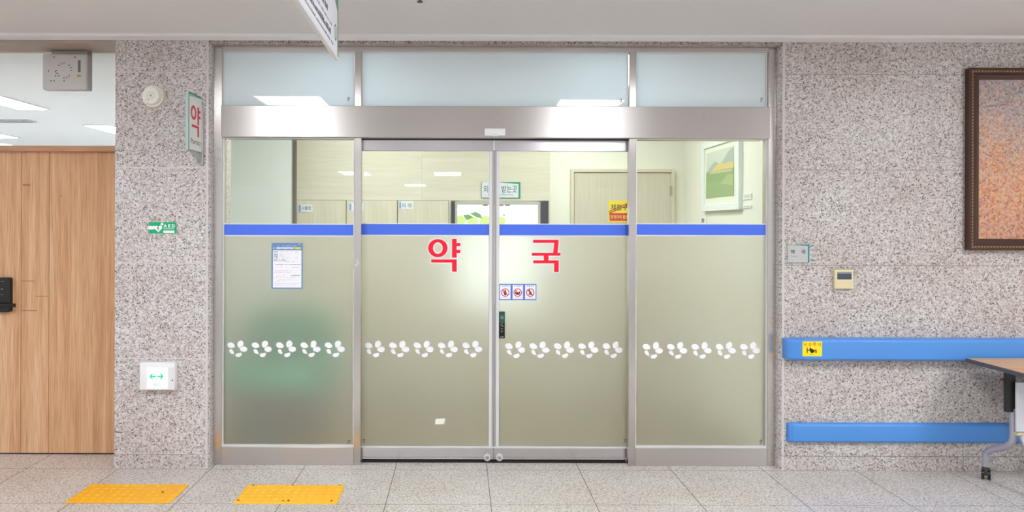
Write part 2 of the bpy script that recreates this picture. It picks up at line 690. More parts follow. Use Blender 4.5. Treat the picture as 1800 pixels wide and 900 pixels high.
def panel_light(x, y, w, l, strength, label, group, warm=(246, 250, 255)):
    t = thing('ceiling_light', (x, y, ZC), label, 'ceiling light', group)
    b = BM()
    e = 0.02
    for x0, x1, y0, y1 in ((x - w / 2 - e, x + w / 2 + e, y - l / 2 - e, y - l / 2), (x - w / 2 - e, x + w / 2 + e, y + l / 2, y + l / 2 + e),
                           (x - w / 2 - e, x - w / 2, y - l / 2, y + l / 2), (x + w / 2, x + w / 2 + e, y - l / 2, y + l / 2)):
        box(b, x0, x1, y0, y1, ZC - 0.012, ZC)
    obj('frame', b, M_trimw, t)
    b = BM(); box(b, x - w / 2, x + w / 2, y - l / 2, y + l / 2, ZC - 0.008, ZC - 0.001)
    obj('diffuser', b, mat('diffuser_%g' % strength, (250, 250, 250), 0.5, emit=warm, es=strength), t)
    return t


zc_ = ZC - H
RL = [(-4.52, 7.20, 1.3, 'long ceiling light seen at the left edge of the transom over the wooden door'),
      (-4.47, 9.75, 1.3, 'ceiling light seen in the transom beside the granite pillar'),
      (-6.38, 9.75, 1.4, 'farthest ceiling light, low at the left edge of the transom')]
for x, y, l, lab in RL:
    panel_light(x, y, 0.30, l, ROOM_LIGHT, lab, 'ceiling lights in the room behind the wooden door')
panel_light(-6.68, 7.20, 0.30, 1.3, ROOM_LIGHT, 'ceiling light in the left room beyond the frame', 'ceiling lights in the room behind the wooden door')
for x, y in ((-5.95, 8.0), (-3.3, 7.1)):
    pass
t = thing('ceiling_vent', (-5.35, 8.75, ZC), 'flat grey air vent on the white ceiling seen through the left transom', 'air vent')
b = BM(); box(b, -5.65, -5.05, 8.65, 8.85, ZC - 0.012, ZC, 0.002, 1)
obj('vent_frame', b, M_grey, t)
b = BM()
for k in range(5):
    box(b, -5.62, -5.08, 8.665 + k * 0.036, 8.685 + k * 0.036, ZC - 0.018, ZC - 0.011)
obj('louvre', b, mat('vent_grey', (160, 160, 164), 0.5), t)

# grey device on the transom
yb0, yb1 = YD - 0.13, YD - 0.05
x0, x1, z0, z1 = rect(74, 94, 153, 157.5, yb0)
t = thing('wall_speaker', ((x0 + x1) / 2, yb1, z0), 'grey plastic box with a ring of slots hung over the wooden door', 'speaker box')
b = BM(); box(b, x0, x1, yb0, yb1, z0, z1, 0.012, 3)
obj('housing', b, mat('box_grey', (206, 203, 201), 0.5), t, True)
b = BM(); box(b, x0 + 0.03, x1 - 0.03, yb1 - 0.015, YD + 0.0, z1 - 0.02, at(100, 84, YD - 0.05)[1])
obj('mounting_plate', b, M_grey, t)
b = BM()
cx, cz = at(112.5, 124, yb0)
for k in range(16):
    a = 2 * math.pi * k / 16
    if k % 4 == 3:
        continue
    r0, r1 = 0.043, 0.056
    p = [(cx + r * math.cos(a + s), cz + r * math.sin(a + s)) for r, s in ((r0, -.05), (r1, -.05), (r1, .05), (r0, .05))]
    prism(b, p, yb0 - 0.001, yb0 + 0.002)
for px, py in ((95, 100.5), (132, 100.5), (89.5, 142), (95, 142), (112.5, 142), (85, 124.5), (97.5, 126), (97.5, 133)):
    pbox(b, px - 0.8, py - 1.4, px + 0.8, py + 1.4, yb0 - 0.001, 0.002)
obj('slot_grille', b, mat('slot_dark', (98, 90, 86), 0.7), t)
b = BM(); pbox(b, 137, 106, 141.5, 127, yb0 - 0.0015, 0.003)
obj('scale_strip', b, mat('strip_grey', (112, 106, 108), 0.5), t)
b = BM(); pbox(b, 135.5, 131, 142, 135.5, yb0 - 0.0015, 0.003)
obj('yellow_tab', b, mat('tab_yellow', (186, 170, 60), 0.5), t)

# ------------------------------------------------------------------ steel entrance frame
fr = sempty('trim_3', (0.2, YF, 0), 'brushed steel frame of the glass entrance')
XA, XB = at(389.5, 450, YF)[0], at(1350.5, 450, YF)[0]
XP = [(at(622.5, 450, YF)[0], at(634.5, 450, YF)[0]), (at(1105.5, 450, YF)[0], at(1117.5, 450, YF)[0])]
ZH0, ZH1 = at(870, 242.0, YF - 0.02)[1], at(870, 186.5, YF - 0.02)[1]
ZR = at(870, 90.5, YF)[1]
ZBR = at(870, 787.5, YF)[1]
b = BM(); box(b, XJ, XA, YF, YF + 0.10, 0, ZL, 0.002, 1)
obj('jamb', b, M_steelz, fr)
b = BM(); box(b, XB, XRJ, YF, YF + 0.10, 0, ZL, 0.002, 1)
obj('jamb', b, M_steelz, fr)
b = BM(); box(b, XA, XB, YF + 0.001, YF + 0.09, ZR, ZL, 0.002, 1)
obj('top_rail', b, M_steelx, fr)
b = BM(); box(b, XA - 0.0005, XB + 0.0005, YF - 0.02, YF + 0.16, ZH0, ZH1, 0.003, 2)
header = obj('header', b, M_steelx, fr)
for x0, x1 in XP:
    b = BM(); box(b, x0, x1, YF + 0.0005, YF + 0.09, ZH1, ZR, 0.002, 1)
    obj('mullion', b, M_steelz, fr)
    b = BM(); box(b, x0, x1, YF, YF + 0.055, 0, ZH0, 0.002, 1)
    obj('post', b, M_steelz, fr)
for x0, x1 in ((XA, XP[0][0]), (XP[1][1], XB)):
    b = BM(); box(b, x0, x1, YF + 0.003, YF + 0.075, 0, ZBR, 0.002, 1)
    obj('bottom_rail', b, M_steelx, fr)
yh = YF - 0.0208
for cx0 in (497, 868, 1243):
    b = BM()
    for px, py in ((-6, 0), (6, 0), (-6, 6.5), (6, 14), (-6, 13), (0.5, 20)) if cx0 < 600 else ((-6, 0), (6, 0), (-6, 6.5), (-6, 13), (6, 13)):
        x, z = at(cx0 + px, 201 + py, yh)
        disc(b, x, z, 0.0022, yh, yh + 0.002, 8)
    obj('screw_holes', b, mat('hole_dark', (92, 84, 80), 0.7), header)
b = BM()
for px, py, r in ((628, 457.5, 2.0), (628.5, 462.5, 2.6), (626.5, 466, 2.0)):
    x, z = at(px, py, YF)
    ring(b, x, z, r / 265, r / 265, r / 480, r / 480, YF - 0.003, YF + 0.002, 16)
obj('key_switch', b, M_alu, fr)
# dark strip put in for the shadow line between header and leaves
b = BM(); box(b, XP[0][1], XP[1][0], YF + 0.055, YF + 0.14, at(870, 246, YF + 0.055)[1], ZH0)
obj('head_shadow_strip', b, M_gap, fr)


def mark(parent, px, py, y, name='maker_mark'):
    b = BM()
    for dx, dy, w, h in ((-2, -2.5, 5, 0.9), (0.6, -3.5, 1.0, 6), (-2, 0.6, 3.5, 0.8), (-1.2, 2.6, 1.1, 1.6)):
        pbox(b, px + dx, py + dy, px + dx + w, py + dy + h, y - 0.0005, 0.0006)
    obj(name, b, M_mark, parent)


# transoms over the header
TR = [('window_2', 389.5, 622.5, 612, 174, 'frosted blue-grey transom pane over the left fixed pane'),
      ('window_3', 634.5, 1105.5, 1091, 177, 'wide frosted blue-grey transom pane over the sliding doors'),
      ('window_4', 1117.5, 1350.5, 1338, 175, 'frosted blue-grey transom pane over the right fixed pane')]
for name, p0, p1, mx_, my_, lab in TR:
    x0, x1 = at(p0, 137, YF)[0], at(p1, 137, YF)[0]
    w = sempty(name, ((x0 + x1) / 2, YG, ZH1), lab)
    b = BM(); box(b, x0 + 0.004, x1 - 0.004, YG, YG + 0.008, ZH1 - 0.01, ZR)
    obj('glass_pane', b, M_transom, w)
    b = BM()
    e = 0.007
    for a in ((x0, x0 + e, ZH1, ZR), (x1 - e, x1, ZH1, ZR), (x0 + e, x1 - e, ZR - e, ZR)):
        box(b, a[0], a[1], YG - 0.012, YG - 0.0005, a[2], a[3])
    obj('glazing_bead', b, M_alu, w)
    mark(w, mx_, my_, YG)

# fixed panes
ZS1, ZS0 = 394.0, 413.0
for name, p0, p1, sy, mx_, my_, lab in (
        ('window_5', 389.5, 622.5, 0.6, 612.5, 777, 'left fixed pane, frosted below a blue stripe, with a notice on it'),
        ('window_6', 1117.5, 1350.5, 0.4, 1337, 777, 'right fixed pane, frosted below a blue stripe')):
    x0, x1 = at(p0, 500, YF)[0], at(p1, 500, YF)[0]
    mid = (p0 + p1) / 2
    z_up, z_lo = at(mid, ZS1 + sy, YG)[1], at(mid, ZS0 + sy, YG)[1]
    w = sempty(name, ((x0 + x1) / 2, YG, 0), lab)
    b = BM(); box(b, x0, x1, YG, YG + 0.008, z_up, ZH0)
    obj('clear_pane', b, M_clear, w)
    b = BM(); box(b, x0, x1, YG, YG + 0.008, ZBR, z_lo)
    obj('frosted_pane', b, M_frost, w)
    b = BM(); box(b, x0 + 0.004, x1 - 0.004, YG, YG + 0.008, z_lo, z_up)
    obj('blue_stripe', b, M_blue, w)
    b = BM()
    box(b, x0, x1, YG - 0.001, YG - 0.0002, z_up, z_up + 0.005)
    box(b, x0, x1, YG - 0.001, YG - 0.0002, z_lo - 0.006, z_lo)
    obj('stripe_edge', b, M_edge, w)
    b = BM()
    e = 0.009
    for a in ((x0, x0 + e, ZBR, ZH0), (x1 - e, x1, ZBR, ZH0), (x0 + e, x1 - e, ZBR, ZBR + 0.014), (x0 + e, x1 - e, ZH0 - 0.006, ZH0)):
        box(b, a[0], a[1], YG - 0.014, YG - 0.0012, a[2], a[3])
    obj('glazing_bead', b, M_alu, w)
    mark(w, mx_, my_, YG - 0.001)

# sliding leaves
YLG = YL + 0.012
for name, p0, p1, s0, s1, mx_, lab in (
        ('door_2', 628, 868.2, 859.5, 868.2, 639, 'left sliding glass door leaf, frosted below a blue stripe'),
        ('door_3', 868.8, 1112, 868.8, 877.5, 1098, 'right sliding glass door leaf with a slim digital lock')):
    x0, x1 = at(p0, 530, YL)[0], at(p1, 530, YL)[0]
    xs0, xs1 = at(s0, 530, YL)[0], at(s1, 530, YL)[0]
    mid = 870
    d = sempty(name, ((x0 + x1) / 2, YL, 0), lab)
    zt, ztb = at(mid, 240, YL)[1], at(mid, 265.5, YL)[1]
    zbt, zbb = at(mid, 784.5, YL)[1], at(mid, 808.0, YL)[1]
    z_up, z_lo = at(mid, ZS1 + 0.4, YLG)[1], at(mid, ZS0 + 0.4, YLG)[1]
    b = BM(); box(b, x0, x1, YL, YL + 0.035, ztb, zt, 0.002, 1)
    obj('top_rail', b, M_leafsteel, d)
    b = BM(); box(b, x0, x1, YL, YL + 0.035, zbb, zbt, 0.002, 1)
    br = obj('bottom_rail', b, M_leafsteel, d)
    zs = at(mid, 804.3, YL)[1]
    b = BM(); box(b, x0, x1, YL - 0.0006, YL + 0.001, zs, zs + 0.0035)
    obj('rail_seam', b, mat('seam_grey', (150, 146, 146), 0.5), br)
    b = BM(); box(b, x0, x1, YL - 0.003, YL + 0.002, zbt - 0.012, zbt)
    obj('glazing_bead', b, M_alu, d)
    # stile: pale bead beside a grey edge
    left = p0 < 700
    b = BM()
    e = (xs1 - xs0) * 0.62
    if left:
        box(b, xs0, xs0 + e, YL - 0.002, YL + 0.03, zbt, ztb, 0.0015, 1)
    else:
        box(b, xs1 - e, xs1, YL - 0.002, YL + 0.03, zbt, ztb, 0.0015, 1)
    obj('stile', b, M_alu, d)
    b = BM()
    if left:
        box(b, xs0 + e, xs1, YL + 0.001, YL + 0.034, zbt, ztb, 0.001, 1)
    else:
        box(b, xs0, xs1 - e, YL + 0.001, YL + 0.034, zbt, ztb, 0.001, 1)
    obj('edge_seal', b, mat('seal_grey', (176, 172, 174), 0.5, metal=0.4), d)
    gx0, gx1 = (x0, xs0) if left else (xs1, x1)
    b = BM(); box(b, gx0, gx1, YLG, YLG + 0.008, z_up, ztb)
    obj('clear_pane', b, M_clear, d)
    b = BM(); box(b, gx0, gx1, YLG, YLG + 0.008, zbt, z_lo)
    obj('frosted_pane', b, M_frost, d)
    b = BM(); box(b, gx0, gx1, YLG, YLG + 0.008, z_lo, z_up)
    obj('blue_stripe', b, M_blue, d)
    b = BM()
    box(b, gx0, gx1, YLG - 0.001, YLG - 0.0002, z_up, z_up + 0.005)
    box(b, gx0, gx1, YLG - 0.001, YLG - 0.0002, z_lo - 0.006, z_lo)
    obj('stripe_edge', b, M_edge, d)
    cx, cz = at(856.5 if left else 878, 804.5, YL - 0.01)
    b = BM(); disc(b, cx, cz, 0.0225, YL - 0.012, YL + 0.004, 28)
    kn = obj('floor_lock', b, M_alu, d, True)
    b = BM(); disc(b, cx, cz, 0.014, YL - 0.016, YL - 0.010, 24)
    obj('lock_core', b, mat('core_grey', (196, 196, 206), 0.3, metal=0.8), kn)
    b = BM(); box(b, cx - 0.0015, cx + 0.0015, YL - 0.017, YL - 0.0155, cz - 0.005, cz + 0.005)
    obj('keyhole', b, M_gap, kn)
    mark(d, mx_, 775, YLG)
b = BM(); box(b, XP[0][1], XP[1][0], YL - 0.01, YL + 0.06, 0.0, 0.012)
obj('threshold_gap', b, M_gap, fr)

# white cover line where leaves meet, above the stiles
b = BM(); pbox(b, 867.4, 247, 869.6, 264.5, YL - 0.003, 0.004)
obj('meeting_strip', b, M_white, fr)

# sensor
yz = YF - 0.062
t = thing('door_sensor', (at(870, 233, yz)[0], YF - 0.02, at(870, 239, yz)[1]), 'small white motion sensor on the steel header above the sliding doors', 'sensor')
b = BM(); pbox(b, 852, 225.5, 888.5, 238.5, yz, 0.04, 0.005, back=YF - 0.0195)
obj('housing', b, M_plast, t, True)
b = BM(); pbox(b, 864.5, 235, 876, 240, yz - 0.002, 0.03, 0.003)
obj('lens', b, mat('sensor_lens', (222, 222, 228), 0.25), t, True)

# ------------------------------------------------------------------ decals on the glass
def decal_flower(px, py, y, label):
    b = BM()
    # five petals, traced round the flower's centre, in photo pixels
    pets = [(-10.4, -7.4, 7.0, 5.1, -18), (5.6, -9.6, 6.6, 5.4, 62), (11.2, -0.6, 6.8, 5.0, 0), (2.4, 8.6, 5.8, 4.6, 22), (-9.2, 3.4, 5.6, 3.6, -38)]
    for i, (dx, dy, ra, rb, ang) in enumerate(pets):
        a = math.radians(ang)
        pts = []
        for k in range(24):
            th = 2 * math.pi * k / 24
            u, v = ra * math.cos(th), rb * math.sin(th)
            # petals narrow towards the centre of the flower
            toward = -(u * (dx * math.cos(a) - dy * math.sin(a)) / math.hypot(dx, dy)) / ra
            v *= 1 - 0.28 * max(0, toward)
            if i >= 3:
                uu, vv = u, v
                # a bite on the side that faces the centre
                ddx, ddy = -dx / math.hypot(dx, dy), -dy / math.hypot(dx, dy)
                wx, wy = uu * math.cos(a) + vv * math.sin(a), -uu * math.sin(a) + vv * math.cos(a)
                q = max(0, (wx * ddx + wy * ddy) - 2.2)
                wx -= ddx * q * 0.9
                wy -= ddy * q * 0.9
            else:
                wx, wy = u * math.cos(a) + v * math.sin(a), -u * math.sin(a) + v * math.cos(a)
            pts.append(at(px + dx + wx, py + dy + wy, y))
        prism(b, pts, y - 0.0012, y - 0.0004)
    o = obj('flower_decal', b, M_white)
    tag(o, label, 'flower decal', 'white flower decals on the glass')
    return o


ORDN = ['first', 'second', 'third', 'fourth', 'fifth']
for pane, px0, py0, y in (('left fixed pane', 417.0, 614.5, YG), ('left sliding door', 658.6, 614.8, YLG),
                          ('right sliding door', 905.2, 616.0, YLG), ('right fixed pane', 1147.0, 617.2, YG)):
    for k in range(5):
        decal_flower(px0 + 42.8 * k, py0, y, 'white flower decal, %s from the left on the %s' % (ORDN[k], pane))


def red_letter(kind, label):
    y = YLG
    sc = 280 / 1800.0

    def q(u, v):
        return at(730 + u * sc, 400 + v * sc, y)

    def r_(b, u0, v0, u1, v1, g, ya, yb):
        prism(b, [q(u0 - g, v1 + g), q(u1 + g, v1 + g), q(u1 + g, v0 - g), q(u0 - g, v0 - g)], ya, yb)

    b0, b1 = BM(), BM()
    for b, g, ya, yb in ((b0, 11, y - 0.0012, y - 0.0004), (b1, 0, y - 0.0024, y - 0.0014)):
        if kind == 1:
            cx, cz = q(255, 232)
            s = y / F * sc
            ring(b, cx, cz, (110 + g) * s, (102 + g) * s, (55 - g) * s, (65 - g) * s, ya, yb, 48)
            for a in ((415, 128, 468, 340), (468, 175, 510, 210), (468, 252, 510, 288), (180, 360, 468, 395), (415, 395, 468, 498)):
                r_(b, *a, g, ya, yb)
                if g:
                    ya -= 0.00003; 
        else:
            for a in ((1332, 138, 1568, 172), (1316, 285, 1640, 318), (1452, 318, 1505, 370), (1332, 370, 1620, 405), (1568, 405, 1620, 502)):
                r_(b, *a, g, ya, yb)
                if g:
                    ya -= 0.00003
            prism(b, [q(1568 - g, 138 - g), q(1618 + g, 138 - g), q(1618 + g, 180), q(1608 + g, 285), q(1557 - g, 285), q(1568 - g, 190)], ya - 0.00002, yb)
    x, z = q(340 if kind == 1 else 1478, 500)
    t = thing('red_letter_decal', (x, y, z), label, 'lettering', 'red pharmacy lettering on the sliding doors')
    obj('white_outline', b0, M_white, t)
    obj('character', b1, M_red, t)


red_letter(1, 'large red Korean character 약 with white outline on the left sliding door')
red_letter(2, 'large red Korean character 국 with white outline on the right sliding door')


def scribble(b, px0, px1, py, h, y, rng, gap=0.25, step=2.2, place=None):
    """a line of print too small to read"""
    x = px0
    while x < px1:
        w = step * rng.uniform(0.5, 1.1)
        if rng.random() > gap:
            pbox(b, x, py - h / 2 * rng.uniform(0.6, 1), min(x + w * 0.8, px1), py + h / 2 * rng.uniform(0.6, 1), y, 0.0003)
        x += w


# notice on the left fixed pane
rng = random.Random(3)
yn = YG - 0.0012
t = thing('notice_poster', (at(504, 468, yn)[0], YG, at(504, 508, yn)[1]), 'blue-bordered paper notice taped on the left fixed pane', 'notice')
b = BM(); pbox(b, 477.3, 427, 532, 507.6, yn, 0.0008)
obj('border', b, mat('notice_blue', (104, 146, 196), 0.6), t)
b = BM(); pbox(b, 479.8, 440, 529.8, 505.5, yn - 0.0006, 0.0005)
obj('sheet', b, mat('paper_white', (244, 244, 250), 0.6), t)
b = BM()
scribble(b, 480.5, 516, 436, 3.0, yn - 0.0006, rng, 0.08, 3.2)
scribble(b, 523, 530, 429.5, 1.0, yn - 0.0006, rng)
obj('title_lettering', b, M_white, t)
b = BM(); pbox(b, 518, 434.3, 528.5, 437.8, yn - 0.0006, 0.0005)
obj('highlight', b, mat('notice_yellow', (236, 222, 60), 0.6), t)
b = BM(); scribble(b, 488, 521, 432.3, 1.6, yn - 0.0006, rng, 0.05)
obj('subtitle_lettering', b, mat('notice_pink', (236, 190, 200), 0.6), t)
b = BM()
for py in (442.8, 447, 450, 453.2):
    scribble(b, 481.3, 488.5, py, 1.6, yn - 0.0012, rng, 0.1, 2.0)
scribble(b, 481.3, 502, 457, 1.4, yn - 0.0012, rng, 0.05, 2.0)
scribble(b, 484, 528, 465.2, 1.0, yn - 0.0012, rng, 0.05, 2.0)
scribble(b, 511, 527, 484.3, 1.3, yn - 0.0012, rng, 0.05, 2.0)
obj('heading_lettering', b, mat('notice_ink', (86, 88, 110), 0.7), t)
b = BM()
for py, a, c in ((442.8, 491, 527), (447, 491, 508), (450, 491, 504), (453.2, 491, 525), (459.5, 481, 517), (469, 486, 500), (470, 513, 526), (476, 481, 516), (479, 481, 510),
                 (485.3, 481, 500), (488, 481, 520), (492, 488, 514), (495, 481, 492), (498, 481, 526), (501, 482, 520)):
    scribble(b, a, c, py, 0.7, yn - 0.0012, rng, 0.25, 2.0)
obj('small_lettering', b, mat('notice_grey', (178, 176, 196), 0.7), t)

# prohibition stickers on the right leaf
ys = YLG - 0.0012
t = thing('sticker_strip', (at(910, 513, ys)[0], YLG, at(910, 527.5, ys)[1]), 'blue strip of three red prohibition stickers on the right sliding door', 'sticker')
b = BM(); pbox(b, 877.6, 499.2, 942.8, 527.6, ys, 0.0008)
obj('backing', b, mat('sticker_blue', (74, 118, 220), 0.5), t)
M_sred = mat('sticker_red', (206, 34, 52), 0.5)
for k, word in enumerate(('기대주의', '손 끼임주의', '충돌주의')):
    c0 = 888.2 + 22.0 * k
    b = BM(); pbox(b, c0 - 9.2, 501, c0 + 9.2, 526, ys - 0.0006, 0.0005)
    cell = obj('sticker_panel', b, M_white, t)
    b = BM(); pletter(b, word, c0 - 6.3, 501.6, c0 + 6.3, 504.6, ys - 0.0008)
    obj('caption', b, mat('caption_ink', (70, 70, 110), 0.6), cell)
    b = BM()
    cx, cz = at(c0 - 0.2, 514.2, ys)
    s = ys / F
    ring(b, cx, cz, 7.3 * s, 7.3 * s, 5.9 * s, 5.9 * s, ys - 0.0016, ys - 0.0012, 30)
    a = math.radians(45)
    dx, dz = math.cos(a), -math.sin(a)
    nx, nz = -dz, dx
    L, W = 6.2 * s, 0.75 * s
    prism(b, [(cx - dx * L + nx * W, cz - dz * L + nz * W), (cx + dx * L + nx * W, cz + dz * L + nz * W), (cx + dx * L - nx * W, cz + dz * L - nz * W), (cx - dx * L - nx * W, cz - dz * L - nz * W)], ys - 0.0016, ys - 0.0012)
    obj('prohibition_ring', b, M_sred, cell)
    b = BM()
    if k == 0:
        disc(b, cx, cz + 3.6 * s, 1.4 * s, ys - 0.0011, ys - 0.0007, 12)
        prism(b, [(cx - 2.2 * s, cz + 2 * s), (cx + 2.2 * s, cz + 2 * s), (cx + 1.5 * s, cz - 5 * s), (cx - 1.5 * s, cz - 5 * s)], ys - 0.0011, ys - 0.0007)
        prism(b, [(cx - 4.4 * s, cz - 0.6 * s), (cx - 2.0 * s, cz + 2 * s), (cx - 1.6 * s, cz + 1 * s), (cx - 3.8 * s, cz - 1.3 * s)], ys - 0.0011, ys - 0.0007)
    elif k == 1:
        prism(b, [(cx - 4.6 * s, cz + 3 * s), (cx - 2.8 * s, cz + 0.5 * s), (cx + 0.6 * s, cz - 1 * s), (cx + 4.6 * s, cz + 3 * s), (cx + 4.2 * s, cz - 1 * s), (cx + 1 * s, cz - 4.4 * s), (cx - 2 * s, cz - 3.4 * s), (cx - 4.4 * s, cz - 2.4 * s)], ys - 0.0011, ys - 0.0007)
    else:
        disc(b, cx - 1.4 * s, cz + 3.8 * s, 1.4 * s, ys - 0.0011, ys - 0.0007, 12)
        prism(b, [(cx - 2.6 * s, cz + 2.2 * s), (cx + 1.0 * s, cz + 2 * s), (cx + 3.4 * s, cz - 0.5 * s), (cx + 0.8 * s, cz - 0.2 * s), (cx + 2.6 * s, cz - 4.6 * s), (cx + 1.2 * s, cz - 4.8 * s), (cx - 0.4 * s, cz - 2.4 * s), (cx - 2.4 * s, cz - 4.8 * s), (cx - 3.4 * s, cz - 4.2 * s), (cx - 1.4 * s, cz - 1 * s)], ys - 0.0011, ys - 0.0007)
    obj('pictogram', b, M_dark, cell)
    b = BM(); scribble(b, c0 - 6.5, c0 + 6.5, 523.6, 0.8, ys - 0.0009, rng, 0.1, 1.6)
    obj('footer_lettering', b, mat('footer_red', (220, 130, 150), 0.6), cell)

# slim digital lock on the right leaf
yk = YLG - 0.022
t = thing('digital_door_lock', (at(882, 571, yk)[0], YLG, at(882, 595, yk)[1]), 'slim dark green and black digital lock on the right sliding door', 'door lock')
b = BM(); pbox(b, 877.2, 548, 887.6, 595, yk, 0.02, 0.003, back=YLG)
body = obj('body', b, M_black, t, True)
b = BM(); pbox(b, 878.2, 549.2, 886.8, 567.5, yk - 0.001, 0.002)
obj('reader_plate', b, mat('reader_green', (36, 92, 84), 0.35), t)
b = BM()
cx, cz = at(882.6, 558.2, yk)
ring(b, cx, cz, 0.0085, 0.0085, 0.0055, 0.0055, yk - 0.0016, yk - 0.0008, 20)
obj('reader_ring', b, mat('ring_pale', (168, 206, 200), 0.4), t)
b = BM(); pbox(b, 880, 550, 885, 551.2, yk - 0.0016, 0.001)
obj('slot', b, M_black, t)
b = BM()
for px, py in ((882.4, 567.8), (881.0, 571.2), (883.6, 573), (882.2, 578), (882.2, 582.6)):
    cx, cz = at(px, py, yk)
    disc(b, cx, cz, 0.004, yk - 0.001, yk + 0.001, 10)
pbox(b, 879.5, 591.6, 885.5, 592.8, yk - 0.001, 0.001)
obj('key_button', b, mat('key_grey', (176, 172, 172), 0.4), t)

# white patch painted for a bright reflection low on the left leaf
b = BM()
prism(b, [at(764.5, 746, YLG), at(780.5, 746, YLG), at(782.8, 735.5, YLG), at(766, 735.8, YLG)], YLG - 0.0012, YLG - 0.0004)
tag(obj('reflection_patch', b, mat('reflection_white', (240, 236, 228), 0.6)), 'small white patch painted as a reflection low on the left sliding door', 'patch')

# ------------------------------------------------------------------ inside the pharmacy
xq0 = at(392, 320, 6.0)[0] - 0.5
xq1 = at(514.5, 320, 6.82)[0]
b = BM(); box(b, -2.4, xq1, 6.82, YB + 0.05, 0, ZC)
struct('wall_pharmacy_left', b, M_cream2, 'white wall section inside the pharmacy at the left')
b = BM(); box(b, xq1, at(520, 320, 6.82)[0], 6.81, 6.86, 0, ZC)
struct('edge_shade_strip', b, mat('painted_edge_shade', (112, 98, 84), 0.5), 'dark strip painted for the shaded edge of the white wall inside')  # coloured dark to give the wall edge its shade
b = BM(); box(b, -1.9, 2.6, YB + 0.05, YB + 0.15, 0, ZC)
struct('wall_back', b, M_cream, 'cream back wall of the pharmacy')
b = BM(); box(b, XS, XS + 0.1, YF + 0.105, YB + 0.05, 0, ZC)
struct('wall_side', b, M_cream, 'cream side wall of the pharmacy with a framed landscape')
xw1 = at(967, 300, YB)[0]
zdoor = at(700, 352, YB)[1]
WX0, WX1 = at(800, 375, YB)[0], at(950, 375, YB)[0]
WZ1, WZ0 = at(870, 357, YB)[1], 0.85
b = BM()
xs_ = [xq1, at(742, 300, YB)[0], xw1]
for a, c in zip(xs_, xs_[1:]):
    box(b, a + 0.0005, c - 0.0005, YB, YB + 0.05, max(zdoor, WZ1), ZC)
struct('wall_panelling', b, M_panel, 'pale wood panelling on the back wall above the lockers')
b = BM()
box(b, WX1 + 0.075, xw1, YB, YB + 0.05, 0, max(zdoor, WZ1))
box(b, at(789, 375, YB)[0], at(793, 375, YB)[0], YB, YB + 0.05, 0, max(zdoor, WZ1))
box(b, at(793, 375, YB)[0], WX1 + 0.075, YB - 0.0, YB + 0.05, 0, WZ0)
struct('wall_counter', b, M_panelv)
# lockers
edges = [520, 608.5, 698.5, 789]
labs = ['pale wood locker door next to the white wall section', 'pale wood locker door behind the left steel post', 'pale wood locker door nearest the bright dispensing window']
for k in range(3):
    x0 = at(edges[k], 375, YB)[0] if k else xq1
    x1 = at(edges[k + 1], 375, YB)[0]
    t = thing('locker', ((x0 + x1) / 2, YB, 0), labs[k], 'locker', 'pale wood lockers on the back wall')
    b = BM(); box(b, x0 + 0.002, x1 - 0.002, YB + 0.02, YB + 0.049, 0.05, zdoor - 0.003)
    box(b, x0 + 0.002, x1 - 0.002, YB + 0.02, YB + 0.049, 0.0, 0.05)
    obj('carcass', b, mat('locker_side', (160, 146, 110), 0.6), t)
    b = BM(); box(b, x0 + 0.004, x1 - 0.003, YB, YB + 0.019, 0.06, zdoor - 0.003, 0.0015, 1)
    obj('door', b, M_panelv, t)
M_lab = mat('label_white', (232, 236, 240), 0.5)
for px0, py0, word, tx, lab in ((524.5, 359.5, '사물함', (530, 362.5, 547, 369), 'white name plate with blue bar on the locker next to the white wall'),
                                (613.5, 357, '', None, 'white name plate half hidden behind the left steel post'),
                                (701, 354, '외 래', (706.5, 357, 723, 365.5), 'white name plate on the locker nearest the dispensing window')):
    yy = YB - 0.004
    t = thing('name_plate', (at(px0 + 12, py0, yy)[0], YB, at(px0, py0 + 13, yy)[1]), lab, 'name plate', 'locker name plates')
    b = BM(); pbox(b, px0, py0, px0 + 25, py0 + 13.5, yy, 0.004)
    obj('plate', b, M_lab, t)
    b = BM(); pbox(b, px0 + 0.8, py0 + 0.8, px0 + 4, py0 + 12.5, yy - 0.001, 0.001)
    obj('blue_bar', b, mat('plate_blue', (120, 160, 212), 0.5), t)
    if tx:
        b = BM(); pletter(b, word, *tx, yy - 0.001, 0.004)
        obj('lettering', b, mat('plate_ink', (84, 88, 96), 0.6), t)
    else:
        b = BM(); pbox(b, 635.3, 361, 636.6, 367, yy - 0.001, 0.001)
        obj('lettering', b, mat('plate_ink', (84, 88, 96), 0.6), t)

# outpatient sign
yy = YB - 0.012
t = thing('hanging_wall_sign', (at(881, 333, yy)[0], YB, at(881, 348, yy)[1]), 'grey and green outpatient pharmacy sign above the bright dispensing window', 'sign')
b = BM(); pbox(b, 847, 320, 914.8, 348, yy, 0.012, back=YB)
obj('green_backing', b, M_green, t)
b = BM()
prism(b, [at(847, 320.2, yy), at(872, 320.2, yy), at(911.3, 323.6, yy), at(911.3, 347.4, yy), at(847, 347.4, yy)][::-1], yy - 0.002, yy - 0.0002)
obj('grey_face', b, mat('sign_face', (218, 222, 230), 0.4), t)
b = BM(); pletter(b, '외래약 받는곳', 850, 326, 909, 338.5, yy - 0.0025, 0.004)
obj('lettering', b, M_dark, t)
b = BM(); pletter(b, 'Outpatient Pharmacy', 858, 340.3, 902, 344.5, yy - 0.0025)
obj('small_lettering', b, mat('sign_grey', (110, 112, 120), 0.6), t)

